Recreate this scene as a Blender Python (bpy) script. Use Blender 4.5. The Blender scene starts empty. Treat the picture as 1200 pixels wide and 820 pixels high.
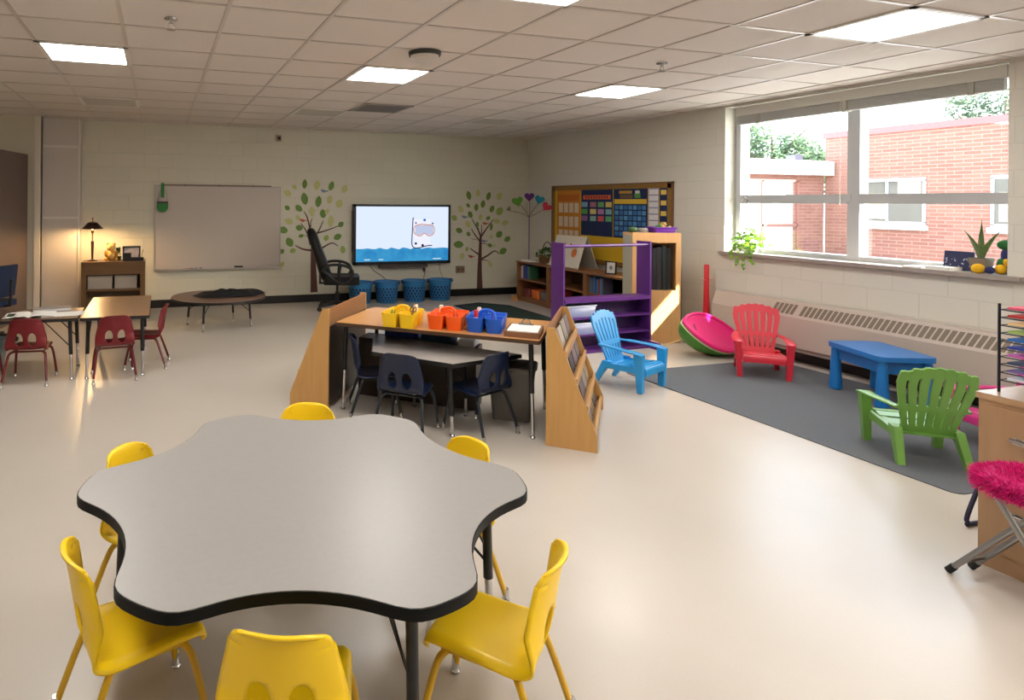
import bpy, bmesh, math, random
from mathutils import Vector, Matrix, Euler
from math import pi, sin, cos, radians, atan2, hypot, sqrt
random.seed(7)
SC = bpy.context.scene
COL = SC.collection

# ------------------------------------------------------------------ materials
def lin(c):
    r = []
    for v in c:
        v = v / 255.0
        r.append(v / 12.92 if v <= 0.04045 else ((v + 0.055) / 1.055) ** 2.4)
    return (r[0], r[1], r[2], 1.0)

MATS = {}
def mat(name, rgb, rough=0.5, metal=0.0, noise=0.0, nscale=8.0, stretch=None, bump=0.0, bscale=60.0, rgb2=None, coat=0.0, spec=0.5, sss=0.0):
    """plain colour, optionally broken up by a noise between rgb and rgb2, optional bump"""
    if name in MATS:
        return MATS[name]
    m = bpy.data.materials.new(name); m.use_nodes = True
    nt = m.node_tree; N = nt.nodes; L = nt.links
    b = N['Principled BSDF']
    b.inputs['Roughness'].default_value = rough
    b.inputs['Metallic'].default_value = metal
    b.inputs['Specular IOR Level'].default_value = spec
    if coat: b.inputs['Coat Weight'].default_value = coat
    c1 = lin(rgb)
    if rgb2 is None:
        c2 = tuple(min(1, v * (1 - noise)) for v in c1[:3]) + (1,)
    else:
        c2 = lin(rgb2)
    tc = N.new('ShaderNodeTexCoord'); mp = N.new('ShaderNodeMapping')
    L.new(tc.outputs['Object'], mp.inputs['Vector'])
    if stretch: mp.inputs['Scale'].default_value = stretch
    nz = N.new('ShaderNodeTexNoise'); nz.inputs['Scale'].default_value = nscale; nz.inputs['Detail'].default_value = 4
    L.new(mp.outputs['Vector'], nz.inputs['Vector'])
    rp = N.new('ShaderNodeMix'); rp.data_type = 'RGBA'
    rp.inputs['A'].default_value = c1; rp.inputs['B'].default_value = c2
    L.new(nz.outputs['Fac'], rp.inputs['Factor'])
    L.new(rp.outputs['Result'], b.inputs['Base Color'])
    if bump:
        n2 = N.new('ShaderNodeTexNoise'); n2.inputs['Scale'].default_value = bscale
        L.new(mp.outputs['Vector'], n2.inputs['Vector'])
        bp = N.new('ShaderNodeBump'); bp.inputs['Strength'].default_value = bump; bp.inputs['Distance'].default_value = 0.003
        L.new(n2.outputs['Fac'], bp.inputs['Height']); L.new(bp.outputs['Normal'], b.inputs['Normal'])
    MATS[name] = m
    return m

def emis(name, rgb, strength):
    if name in MATS: return MATS[name]
    m = bpy.data.materials.new(name); m.use_nodes = True
    nt = m.node_tree; nt.nodes.clear()
    e = nt.nodes.new('ShaderNodeEmission'); o = nt.nodes.new('ShaderNodeOutputMaterial')
    e.inputs['Color'].default_value = lin(rgb); e.inputs['Strength'].default_value = strength
    nt.links.new(e.outputs[0], o.inputs['Surface'])
    MATS[name] = m
    return m

def wood(name, rgb, rgb2, axis=(1, 12, 12), rough=0.4, scale=3.0):
    return mat(name, rgb, rough=rough, rgb2=rgb2, nscale=scale, stretch=axis)

def block_mat(name, rgb, axes, rough=0.55, mortar=(0.93)):
    """painted concrete block: brick pattern as bump, joints a touch darker paint"""
    m = bpy.data.materials.new(name); m.use_nodes = True
    N = m.node_tree.nodes; L = m.node_tree.links; b = N['Principled BSDF']
    b.inputs['Roughness'].default_value = rough
    tc = N.new('ShaderNodeTexCoord'); sp = N.new('ShaderNodeSeparateXYZ'); cb = N.new('ShaderNodeCombineXYZ')
    L.new(tc.outputs['Object'], sp.inputs[0])
    L.new(sp.outputs[axes[0]], cb.inputs['X']); L.new(sp.outputs[axes[1]], cb.inputs['Y'])
    br = N.new('ShaderNodeTexBrick')
    br.inputs['Scale'].default_value = 1.0
    br.inputs['Brick Width'].default_value = 0.406; br.inputs['Row Height'].default_value = 0.203
    br.inputs['Mortar Size'].default_value = 0.006; br.inputs['Mortar Smooth'].default_value = 0.6
    br.offset = 0.5
    c = lin(rgb); d = tuple(v * 0.975 for v in c[:3]) + (1,); k = tuple(v * mortar for v in c[:3]) + (1,)
    br.inputs['Color1'].default_value = c; br.inputs['Color2'].default_value = d; br.inputs['Mortar'].default_value = k
    L.new(cb.outputs[0], br.inputs['Vector']); L.new(br.outputs['Color'], b.inputs['Base Color'])
    bp = N.new('ShaderNodeBump'); bp.inputs['Strength'].default_value = 0.5; bp.inputs['Distance'].default_value = 0.004; bp.invert = True
    L.new(br.outputs['Fac'], bp.inputs['Height']); L.new(bp.outputs['Normal'], b.inputs['Normal'])
    MATS[name] = m
    return m

# ------------------------------------------------------------------ mesh builder
def frames(pts, closed=False):
    P = [Vector(p) for p in pts]; n = len(P); T = []
    for i in range(n):
        if closed: t = P[(i + 1) % n] - P[i - 1]
        elif i == 0: t = P[1] - P[0]
        elif i == n - 1: t = P[-1] - P[-2]
        else: t = (P[i + 1] - P[i]).normalized() + (P[i] - P[i - 1]).normalized()
        T.append(t.normalized())
    up = Vector((0, 0, 1)) if abs(T[0].z) < 0.9 else Vector((1, 0, 0))
    u = T[0].cross(up).normalized(); out = []
    for i in range(n):
        u = (u - T[i] * u.dot(T[i])).normalized()
        out.append((P[i], u, T[i].cross(u).normalized()))
    return out

def smooth_path(pts, n=6):
    """Catmull-Rom through the points"""
    P = [Vector(p) for p in pts]; out = []
    for i in range(len(P) - 1):
        p0 = P[max(i - 1, 0)]; p1 = P[i]; p2 = P[i + 1]; p3 = P[min(i + 2, len(P) - 1)]
        for k in range(n):
            t = k / n
            out.append(0.5 * ((2 * p1) + (p2 - p0) * t + (2 * p0 - 5 * p1 + 4 * p2 - p3) * t * t + (3 * p1 - p0 - 3 * p2 + p3) * t ** 3))
    out.append(P[-1])
    return out

class MB:
    def __init__(self): self.bm = bmesh.new()
    def _bevel(self, vs, bev, seg=2):
        if bev <= 0: return
        es = set()
        for v in vs:
            for e in v.link_edges: es.add(e)
        es = [e for e in es if len(e.link_faces) == 2 and e.calc_face_angle(0) > 0.5]
        bmesh.ops.bevel(self.bm, geom=es, offset=bev, segments=seg, profile=0.5, affect='EDGES', clamp_overlap=True)
    def box(self, x0, x1, y0, y1, z0, z1, bev=0.0, M=None, mi=0, seg=2):
        c = [(x0, y0, z0), (x1, y0, z0), (x1, y1, z0), (x0, y1, z0), (x0, y0, z1), (x1, y0, z1), (x1, y1, z1), (x0, y1, z1)]
        return self.hull8(c, bev, M, mi, seg)
    def hull8(self, c, bev=0.0, M=None, mi=0, seg=2):
        vs = [self.bm.verts.new((M @ Vector(p)) if M else Vector(p)) for p in c]
        for f in ((3, 2, 1, 0), (4, 5, 6, 7), (0, 1, 5, 4), (1, 2, 6, 5), (2, 3, 7, 6), (3, 0, 4, 7)):
            fc = self.bm.faces.new([vs[i] for i in f]); fc.material_index = mi
        self._bevel(vs, bev, seg)
        return self
    def cbox(self, c, s, bev=0.0, M=None, mi=0):
        return self.box(c[0] - s[0] / 2, c[0] + s[0] / 2, c[1] - s[1] / 2, c[1] + s[1] / 2, c[2] - s[2] / 2, c[2] + s[2] / 2, bev, M, mi)
    def bar(self, a, b, w, h, bev=0.0, mi=0, up=(0, 0, 1)):
        a = Vector(a); b = Vector(b); t = (b - a); l = t.length; t.normalize()
        u = Vector(up)
        if abs(t.dot(u)) > 0.95: u = Vector((0, 1, 0))
        s = t.cross(u).normalized(); u = s.cross(t)
        M = Matrix((s, t, u)).transposed().to_4x4(); M.translation = a
        return self.box(-w / 2, w / 2, 0, l, -h / 2, h / 2, bev, M, mi)
    def prism(self, poly, z0, z1, bev=0.0, M=None, mi=0, seg=2, mi_side=None):
        """polygon (x, y) counter-clockwise, extruded z0..z1"""
        f = (lambda p: M @ Vector(p)) if M else Vector
        a = [self.bm.verts.new(f((p[0], p[1], z0))) for p in poly]; b = [self.bm.verts.new(f((p[0], p[1], z1))) for p in poly]
        n = len(poly)
        self.bm.faces.new(a[::-1]).material_index = mi; self.bm.faces.new(b).material_index = mi
        for i in range(n):
            self.bm.faces.new((a[i], a[(i + 1) % n], b[(i + 1) % n], b[i])).material_index = mi if mi_side is None else mi_side
        self._bevel(a + b, bev, seg)
        return self
    def tube(self, pts, r, seg=8, closed=False, mi=0, cap=True):
        fr = frames(pts, closed); n = len(fr); rings = []
        for i, (p, u, v) in enumerate(fr):
            rr = r[i] if isinstance(r, (list, tuple)) else r
            rings.append([self.bm.verts.new(p + (u * cos(2 * pi * k / seg) + v * sin(2 * pi * k / seg)) * rr) for k in range(seg)])
        m = n if closed else n - 1
        for i in range(m):
            A = rings[i]; B = rings[(i + 1) % n]
            for k in range(seg):
                self.bm.faces.new((A[k], A[(k + 1) % seg], B[(k + 1) % seg], B[k])).material_index = mi
        if cap and not closed:
            self.bm.faces.new(rings[0][::-1]).material_index = mi; self.bm.faces.new(rings[-1]).material_index = mi
        return self
    def lathe(self, prof, seg=24, M=None, mi=0, sx=1.0, sy=1.0):
        """profile [(r, z)] around z"""
        f = (lambda p: M @ Vector(p)) if M else Vector
        rings = []
        for r, z in prof:
            if r < 1e-5: rings.append([self.bm.verts.new(f((0, 0, z)))])
            else: rings.append([self.bm.verts.new(f((r * sx * cos(2 * pi * k / seg), r * sy * sin(2 * pi * k / seg), z))) for k in range(seg)])
        for A, B in zip(rings, rings[1:]):
            for k in range(seg):
                k2 = (k + 1) % seg
                if len(A) == 1 and len(B) == 1: break
                if len(A) == 1: fc = (A[0], B[k2], B[k])
                elif len(B) == 1: fc = (A[k], A[k2], B[0])
                else: fc = (A[k], A[k2], B[k2], B[k])
                self.bm.faces.new(fc).material_index = mi
        if len(rings[0]) > 1: self.bm.faces.new(rings[0][::-1]).material_index = mi
        if len(rings[-1]) > 1: self.bm.faces.new(rings[-1]).material_index = mi
        return self
    def ball(self, c, r, seg=16, M=None, mi=0):
        if not isinstance(r, (tuple, list)): r = (r, r, r)
        n = seg // 2
        T = Matrix.Translation(Vector(c)) @ Matrix.Diagonal((r[0], r[1], r[2], 1))
        if M: T = M @ T
        return self.lathe([(sin(pi * i / n), -cos(pi * i / n)) for i in range(n + 1)], seg, T, mi)
    def poly(self, pts, mi=0):
        vs = [self.bm.verts.new(Vector(p)) for p in pts]
        self.bm.faces.new(vs).material_index = mi
        return self
    def sheet(self, rows, mi=0, thick=0.0):
        """grid of points rows[i][j]; with thickness a closed slab offset along normals"""
        R = [[Vector(p) for p in r] for r in rows]; n = len(R); m = len(R[0])
        def nrm(i, j):
            a = R[min(i + 1, n - 1)][j] - R[max(i - 1, 0)][j]; b = R[i][min(j + 1, m - 1)] - R[i][max(j - 1, 0)]
            q = b.cross(a)
            return q.normalized() if q.length > 1e-9 else Vector((0, 0, 1))
        A = [[self.bm.verts.new(R[i][j]) for j in range(m)] for i in range(n)]
        for i in range(n - 1):
            for j in range(m - 1):
                self.bm.faces.new((A[i][j], A[i][j + 1], A[i + 1][j + 1], A[i + 1][j])).material_index = mi
        if thick:
            B = [[self.bm.verts.new(R[i][j] - nrm(i, j) * thick) for j in range(m)] for i in range(n)]
            for i in range(n - 1):
                for j in range(m - 1):
                    self.bm.faces.new((B[i][j], B[i + 1][j], B[i + 1][j + 1], B[i][j + 1])).material_index = mi
            for i in range(n - 1):
                self.bm.faces.new((A[i][0], A[i + 1][0], B[i + 1][0], B[i][0])).material_index = mi
                self.bm.faces.new((A[i][-1], B[i][-1], B[i + 1][-1], A[i + 1][-1])).material_index = mi
            for j in range(m - 1):
                self.bm.faces.new((A[0][j], B[0][j], B[0][j + 1], A[0][j + 1])).material_index = mi
                self.bm.faces.new((A[-1][j], A[-1][j + 1], B[-1][j + 1], B[-1][j])).material_index = mi
        return self
    def build(self, name, mats, parent=None, label=None, smooth=0.6, recalc=True):
        if recalc: bmesh.ops.recalc_face_normals(self.bm, faces=self.bm.faces[:])
        me = bpy.data.meshes.new(name); self.bm.to_mesh(me); self.bm.free()
        if not isinstance(mats, (list, tuple)): mats = [mats]
        for m in mats: me.materials.append(m)
        if smooth and len(me.polygons):
            me.shade_smooth(); me.set_sharp_from_angle(angle=smooth)
        o = bpy.data.objects.new(name, me); COL.objects.link(o)
        if parent: o.parent = parent
        if label: o['label'] = label
        return o

def thing(name, label, cat, loc=(0, 0, 0), rz=0.0, group=None, rot=None):
    o = bpy.data.objects.new(name, None); COL.objects.link(o)
    o.empty_display_size = 0.1
    o.location = loc
    o.rotation_euler = rot if rot else (0, 0, rz)
    o['label'] = label; o['category'] = cat
    if group: o['group'] = group
    return o
def tag(o, label, cat, group=None, loc=None, rz=None, kind=None):
    o['label'] = label; o['category'] = cat
    if group: o['group'] = group
    if kind: o['kind'] = kind
    if loc: o.location = loc
    if rz is not None: o.rotation_euler = (0, 0, rz)
    return o
def struct(o, label=None, cat=None):
    o['kind'] = 'structure'
    if label: o['label'] = label
    if cat: o['category'] = cat
    return o
def dup(src, label, loc=None, rz=None, rot=None, group=None, swap=None):
    """copy a thing, its parts and sub-parts; swap: {material: material}"""
    def cp(o, parent):
        c = o.copy()
        if swap and o.data and any(s.material in swap for s in o.material_slots):
            key = (o.data.name, tuple(sorted((a.name, b.name) for a, b in swap.items())))
            if key not in SWAPPED:
                me = o.data.copy()
                for i, m in enumerate(me.materials):
                    if m in swap: me.materials[i] = swap[m]
                SWAPPED[key] = me
            c.data = SWAPPED[key]
        COL.objects.link(c)
        if parent: c.parent = parent
        for ch in list(o.children): cp(ch, c)
        return c
    r = cp(src, None)
    r['label'] = label
    if loc is not None: r.location = loc
    if rz is not None: r.rotation_euler = (0, 0, rz)
    if rot is not None: r.rotation_euler = rot
    if group: r['group'] = group
    return r
SWAPPED = {}
def face(fx, fy): return atan2(-fx, fy)      # rotation that turns +Y towards (fx, fy)
def rounded(x0, x1, y0, y1, r, n=5):
    out = []
    for cx, cy, a0 in ((x1 - r, y1 - r, 0), (x0 + r, y1 - r, 90), (x0 + r, y0 + r, 180), (x1 - r, y0 + r, 270)):
        for k in range(n + 1):
            a = radians(a0 + 90 * k / n); out.append((cx + r * cos(a), cy + r * sin(a)))
    return out

# ------------------------------------------------------------------ common materials
CHROME = mat('chrome', (205, 205, 208), rough=0.18, metal=1.0)
STEEL = mat('brushed_steel', (150, 150, 150), rough=0.35, metal=1.0)
BLACK = mat('black_paint', (22, 22, 24), rough=0.4)
BLACKP = mat('black_plastic', (20, 20, 22), rough=0.5, noise=0.2)
WHITE = mat('white_paper', (235, 233, 228), rough=0.7)
MAPLE = wood('maple_laminate', (208, 162, 100), (190, 142, 80), axis=(14, 14, 1.2))
MAPLEX = wood('maple_laminate_long', (208, 162, 100), (192, 144, 82), axis=(1.2, 14, 14))
PALEMAPLE = wood('pale_maple', (226, 178, 122), (206, 156, 100), axis=(14, 14, 1.2))
OAK = wood('oak_veneer', (120, 78, 46), (92, 56, 32), axis=(1.5, 14, 14))
# ------------------------------------------------------------------ the room
H = 2.670; YB = 9.526; XR = 6.135; XL = -3.7; YF = -3.2
GX = -0.2299; GY = 4.2693; TS = 0.61          # ceiling grid lines

# floor: sheet vinyl with a fine fleck
fm = mat('vinyl_floor', (206, 198, 188), rough=0.30, rgb2=(197, 188, 177), nscale=2.2)
nt = fm.node_tree; b = nt.nodes['Principled BSDF']
tc = nt.nodes.new('ShaderNodeTexCoord'); vz = nt.nodes.new('ShaderNodeTexNoise'); vz.inputs['Scale'].default_value = 180
nt.links.new(tc.outputs['Object'], vz.inputs['Vector'])
mx = nt.nodes.new('ShaderNodeMix'); mx.data_type = 'RGBA'; mx.blend_type = 'MULTIPLY'; mx.inputs['Factor'].default_value = 0.12
src = b.inputs['Base Color'].links[0].from_socket
nt.links.new(src, mx.inputs['A']); nt.links.new(vz.outputs['Color'], mx.inputs['B']); nt.links.new(mx.outputs['Result'], b.inputs['Base Color'])
struct(MB().box(XL, XR, YF, YB, -0.12, 0.0).build('floor', fm, smooth=0))

cm = mat('ceiling_tile', (224, 216, 210), rough=0.85, rgb2=(217, 209, 202), nscale=90, bump=0.25, bscale=220)
struct(MB().box(XL, XR, YF, YB, H + 0.005, H + 0.14).build('ceiling', cm, smooth=0))
g = MB()
gm = mat('ceiling_grid_metal', (196, 186, 178), rough=0.3)
k = int((XL - GX) / TS) 
while GX + k * TS < XR:
    x = GX + k * TS
    if x > XL + .02: g.box(x - .012, x + .012, YF, YB - .002, H - .001, H + .006)
    k += 1
k = int((YF - GY) / TS)
while GY + k * TS < YB - .02:
    y = GY + k * TS
    if y > YF + .02: g.box(XL, XR - .002, y - .012, y + .012, H, H + .006)
    k += 1
struct(g.build('trim_1', gm, smooth=0))       # metal grid that carries the ceiling tiles

WB = block_mat('painted_block_back', (212, 208, 190), (0, 2), rough=0.5)
WR = block_mat('painted_block_right', (217, 213, 202), (1, 2), rough=0.5)
struct(MB().box(-1.03, XR + .3, YB, YB + .2, 0, H + .1).build('wall_back', WB, smooth=0))
w = MB(); w.box(XL, -1.50, 9.20, YB + .2, 0, H + .1)
struct(w.build('wall_back_return', mat('painted_plaster', (203, 196, 176), rough=0.6, noise=0.04), smooth=0))
# tall closet panel between the two wall planes
cpm = mat('closet_panel_paint', (206, 198, 190), rough=0.45, noise=0.03)
w = MB(); w.box(-1.50, -1.03, 9.30, YB + .1, 0, H)
w.box(-1.29, -1.262, 9.293, 9.30, 1.75, 2.60, .003)
struct(w.build('trim_2', cpm, smooth=0))
w = MB()
for z in (1.312, 2.279): w.box(-1.49, -1.05, 9.284, 9.30, z - .016, z + .016, .003)
w.box(-1.05, -1.03, 9.282, 9.30, 0, H)
struct(w.build('trim_4', mat('trim_white', (224, 217, 208), rough=.4), smooth=0))
w = MB(); w.box(-1.575, -1.50, 9.17, 9.31, 0, H, .006)
struct(w.build('trim_3', mat('trim_paint', (214, 206, 192), rough=0.4), smooth=0))
struct(MB().box(XL - .2, XL, YF, YB + .2, 0, H + .1).build('wall_left', mat('painted_plaster2', (214, 204, 182), rough=0.6, noise=0.04), smooth=0))
struct(MB().box(XL - .2, XR + .3, YF - .2, YF, 0, H + .1).build('wall_front', mat('painted_plaster2', (214, 204, 182)), smooth=0))
# window wall with its opening
OY0, OY1, OZ0, OZ1 = 3.08, 5.56, 1.00, 2.655
XO = XR + .36
w = MB()
w.box(XR, XO, OY1, YB, 0, H + .1); w.box(XR, XO, -.4, OY0, 0, H + .1); w.box(XR, XO, YF, -2.7, 0, H + .1)
w.box(XR, XO, -2.7, -.4, 0, OZ0); w.box(XR, XO, -2.7, -.4, OZ1, H + .1)  # opening for the added, unseen window that lets in extra daylight
w.box(XR, XO, OY0, OY1, 0, OZ0); w.box(XR, XO, OY0, OY1, OZ1, H + .1)
struct(w.build('wall_right', WR, smooth=0))
bbm = mat('black_cove_base', (16, 15, 15), rough=0.35)
struct(MB().box(-1.03, XR - .012, YB - .012, YB, 0, .115, .003).build('baseboard_back', bbm, smooth=0))
struct(MB().box(XR - .012, XR, 1.0, YB, 0, .10, .003).build('baseboard_right', bbm, smooth=0))

# door leaf standing open at the back corner
dm = mat('door_paint', (104, 88, 82), rough=0.4, noise=0.06)
d = thing('door_1', 'dull brown door leaf standing open before the closet corner', 'door', (-1.675, 9.17, 0), face(-.19, -.98))
d['kind'] = 'structure'
MB().box(-.022, .022, 0, .95, .01, 2.15, .003).build('door_leaf', dm, d)
for z in (.28, 1.02, 1.9):
    MB().tube([(.028, .008, z - .05), (.028, .008, z + .05)], .011, 8).build('hinge', mat('dark_bronze', (46, 40, 36), rough=.4, metal=.8), d)
h = MB(); h.tube([(.024, .88, 1.0), (.07, .88, 1.0)], .010); h.tube([(.07, .885, 1.0), (.07, .79, 1.0)], .010)
h.build('handle', STEEL, d)

# ------------------------------------------------------------------ the window
XW = 6.33
al = mat('window_aluminium', (188, 190, 192), rough=0.35, noise=0.03)
gl = bpy.data.materials.new('window_glass'); gl.use_nodes = True
nt = gl.node_tree; nt.nodes.clear()
o_ = nt.nodes.new('ShaderNodeOutputMaterial'); mxs = nt.nodes.new('ShaderNodeMixShader'); tr = nt.nodes.new('ShaderNodeBsdfTransparent'); gs = nt.nodes.new('ShaderNodeBsdfGlossy')
tr.inputs['Color'].default_value = (.96, .98, .97, 1); gs.inputs['Roughness'].default_value = .02; mxs.inputs['Fac'].default_value = .05
nt.links.new(tr.outputs[0], mxs.inputs[1]); nt.links.new(gs.outputs[0], mxs.inputs[2]); nt.links.new(mxs.outputs[0], o_.inputs['Surface'])
def window(n, y0, y1, label):
    t = thing('window_%d' % n, label, 'window', (XW, (y0 + y1) / 2, OZ0)); t['kind'] = 'structure'
    a = (y1 - y0) / 2; z1 = OZ1 - OZ0
    f = MB(); s = .055
    f.box(-.054, .064, -a, -a + s, .0345, z1, .004); f.box(-.054, .064, a - s, a, .0345, z1, .004)
    f.box(-.05, .06, -a, a, .0345, .034 + .045, .004); f.box(-.05, .06, -a, a, z1 - .10, z1, .004)
    f.build('window_frame', al, t)
    r = MB(); r.box(-.06, .02, -a + .02, a - .02, .585, .665, .006); r.box(-.075, -.06, -a + .04, a - .04, .575, .595, .003)
    r.build('meeting_rail', al, t)
    for z0, zz, x in ((.075, .60, .03), (.65, z1 - .09, .0)):
        MB().box(x - .003, x + .003, -a + s - .01, a - s + .01, z0, zz).build('pane', gl, t)
    return t
w1 = window(1, 4.28, OY1 - .02, 'two pane sash window beside the trailing plant')
w3 = window(3, -2.68, -.42, 'unseen two pane sash window added to bring daylight onto the front floor')  # added out of view to brighten the front floor with daylight
w2 = window(2, OY0 + .005, 4.28, 'two pane sash window above the spiky potted plant')
lk = MB(); lk.tube(smooth_path([(-.085, 0, 0), (-.10, -.03, .03), (-.11, -.06, .035), (-.10, -.085, .01), (-.095, -.07, -.03)], 5), .007, 6)
lo = lk.build('handle', STEEL, w1); lo.location = (0, .53, .60)
# the deep stool the panes stand on, and the raised blind
sm = mat('sill_stone', (172, 160, 152), rough=0.35, rgb2=(150, 140, 134), nscale=30)
w = MB(); w.box(6.075, 6.40, OY0 - .10, OY1 + .03, OZ0, OZ0 + .034, .006)
struct(w.build('window_sill', sm))
bl = thing('window_blind', 'raised slatted blind bunched under its long head rail over both windows', 'blind', (6.178, (3.10 + 5.44) / 2, 2.478))
L2 = (5.44 - 3.10) / 2
MB().box(-.03, .03, -L2, L2, .062, .16, .008).build('head_rail', mat('blind_rail', (206, 204, 196), rough=.4), bl)
q = MB(); zz = [(-.034 + i * .0048, .024 if i % 2 else .018) for i in range(20)]
q.prism([(x, z) for z, x in zz] + [(-x, z) for z, x in zz[::-1]], -L2 + .02, L2 - .02, 0, Matrix(((1, 0, 0, 0), (0, 0, -1, 0), (0, 1, 0, 0), (0, 0, 0, 1))))
q.build('slat_stack', mat('blind_slats', (190, 190, 186), rough=.45), bl)
for y in (-.95, .01, .9): MB().box(-.035, .035, y - .02, y + .02, -.042, .06, .004).build('bracket', mat('blind_bracket', (176, 172, 160), rough=.4), bl)
q = MB(); q.tube([(-.035, .04, .08), (-.035, .042, -.35), (-.034, .04, -.9)], .003, 6); q.ball((-.034, .04, -.91), .009, 8)
q.build('pull_cord', WHITE, bl)

# ------------------------------------------------------------------ convector under the window
hm = mat('heater_enamel', (196, 182, 170), rough=0.35, noise=0.03)
hv = thing('convector_heater', 'long beige wall convector with a slotted top under the window', 'heater', (5.95, 3.4, 0))
y0, y1 = -2.4, 2.15
q = MB()
q.hull8([(0, y0, .165), (.17, y0, .165), (.17, y1, .165), (0, y1, .165), (0, y0, .455), (.17, y0, .455), (.17, y1, .455), (0, y1, .455)], .006)
q.hull8([(.0, y0, .455), (.17, y0, .455), (.17, y1, .455), (.0, y1, .455), (.062, y0, .60), (.17, y0, .60), (.17, y1, .60), (.062, y1, .60)], .004)
q.build('casing', hm, hv)
q = MB(); q.box(.012, .17, y0, y1, .125, .165); q.build('base_channel', mat('heater_channel', (150, 138, 126), rough=.5), hv)  # channel set back under the casing, in a darker beige
q = MB()                                     # slots on the sloping face
sl = Vector((.062, 0, .145)); n_ = Vector((-.145, 0, .062)).normalized()
def slot(ya):
    for a, b_ in ((.18, .84),):
        p0 = Vector((0, 0, .455)) + sl * a; p1 = Vector((0, 0, .455)) + sl * b_
        sk = .03
        q.hull8([tuple(p0 + Vector((0, ya, 0)) + n_ * -.004), tuple(p0 + Vector((0, ya + .034, 0)) + n_ * -.004), tuple(p1 + Vector((0, ya + .034 - sk, 0)) + n_ * -.004), tuple(p1 + Vector((0, ya - sk, 0)) + n_ * -.004),
                 tuple(p0 + Vector((0, ya, 0)) + n_ * .0015), tuple(p0 + Vector((0, ya + .034, 0)) + n_ * .0015), tuple(p1 + Vector((0, ya + .034 - sk, 0)) + n_ * .0015), tuple(p1 + Vector((0, ya - sk, 0)) + n_ * .0015)])
for ya, yb in ((-2.2, 1.14), (1.22, 1.42)):
    q = MB(); y = ya
    while y < yb:
        slot(y); y += .0475
    q.build('grille', mat('heater_slot', (122, 108, 92), rough=.5), hv)
for y in (-2.2, -.1, 2.0): MB().box(.09, .15, y, y + .05, 0, .13, .003).build('foot', BLACKP, hv)

# ------------------------------------------------------------------ ceiling fittings
LIT = emis('lamp_diffuser_lit', (255, 250, 243), 12.5)
OFF = mat('lamp_diffuser_off', (190, 184, 176), rough=.4)
lf = mat('lamp_frame', (226, 222, 216), rough=.4)
def troffer(c, r, lit, label, group):
    x = GX + (c + .5) * TS; y = GY + (r + .5) * TS
    t = thing('ceiling_light', label, 'ceiling light', (x, y, H), group=group)
    a = .296; f = MB()
    for s in (-1, 1):
        f.box(s * a - .018, s * a + .018, -a - .018, a + .018, -.008, .012, .002); f.box(-a - .018, a + .018, s * a - .018, s * a + .018, -.008, .012, .002)
    f.build('light_frame', lf, t)
    MB().box(-a + .014, a - .014, -a + .014, a - .014, -.003, .006).build('diffuser', LIT if lit else OFF, t)
    return t
GL = 'square lay-in ceiling lights'
troffer(-1, 1, True, 'lit square ceiling light over the maroon chair tables', GL)
troffer(3, 1, True, 'lit square ceiling light next to the round ceiling detector', GL)
troffer(7, 1, True, 'lit square ceiling light above the dark carpet, beyond the sprinkler', GL)
troffer(7, -3, True, 'lit square ceiling light nearly over the window, largest in view', GL)
troffer(-1, 5, False, 'unlit square ceiling light in front of the lamp cabinet', GL)
troffer(3, 5, False, 'unlit square ceiling light beside the air grille', GL)
troffer(7, 5, False, 'unlit square ceiling light by the corner near the bulletin board', GL)
for c in (-1, 3):
    troffer(c, -3, True, 'lit square ceiling light above the grey flower table', GL)
for c in (-1, 3, 7):
    troffer(c, -7, True, 'lit square ceiling light over the front of the room', GL)
v = thing('air_vent', 'dark louvred air grille set in the ceiling', 'vent', (GX + 4.5 * TS, GY + 4.5 * TS, H))
q = MB()
for s in (-1, 1): q.box(s * .28 - .02, s * .28 + .02, -.3, .3, -.008, .012, .002); q.box(-.3, .3, s * .28 - .02, s * .28 + .02, -.008, .012, .002)
q.build('vent_frame', mat('vent_paint', (150, 140, 132), rough=.4), v)
q = MB()
for i in range(9): q.bar((-.26, -.24 + i * .06, -.004), (.26, -.24 + i * .06, -.004), .034, .005)
q.build('louvres', mat('vent_louvre', (112, 102, 94), rough=.45), v)
sd = thing('ceiling_detector', 'round white detector dome with a dark rim on the ceiling', 'smoke detector', (1.887, 4.308, H))
MB().lathe([(.0, -.075), (.06, -.072), (.098, -.05), (.105, -.028)], 28).build('dome', mat('detector_white', (206, 198, 190), rough=.4), sd)
MB().lathe([(.10, -.03), (.118, -.028), (.122, .0), (.10, .002)], 28).build('mounting_ring', mat('detector_dark', (60, 58, 54), rough=.5), sd)
def sprinkler(loc, label):
    t = thing('ceiling_sprinkler', label, 'sprinkler', loc, group='ceiling sprinklers')
    MB().lathe([(.042, 0), (.04, -.008), (.014, -.012), (.012, -.03)], 16).build('escutcheon', CHROME, t)
    q = MB(); q.tube([(.014, 0, -.028), (.018, 0, -.05), (.004, 0, -.066)], .003, 6); q.tube([(-.014, 0, -.028), (-.018, 0, -.05), (-.004, 0, -.066)], .003, 6)
    q.lathe([(0, -.064), (.03, -.066), (.03, -.069), (0, -.07)], 12)
    q.build('deflector', CHROME, t)
    return t
sprinkler((.065, 4.014, H), 'small chrome sprinkler head on the tile beside the light over red chairs')
sprinkler((3.794, 4.023, H), 'small chrome sprinkler head on the ceiling over the carpet')

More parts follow.
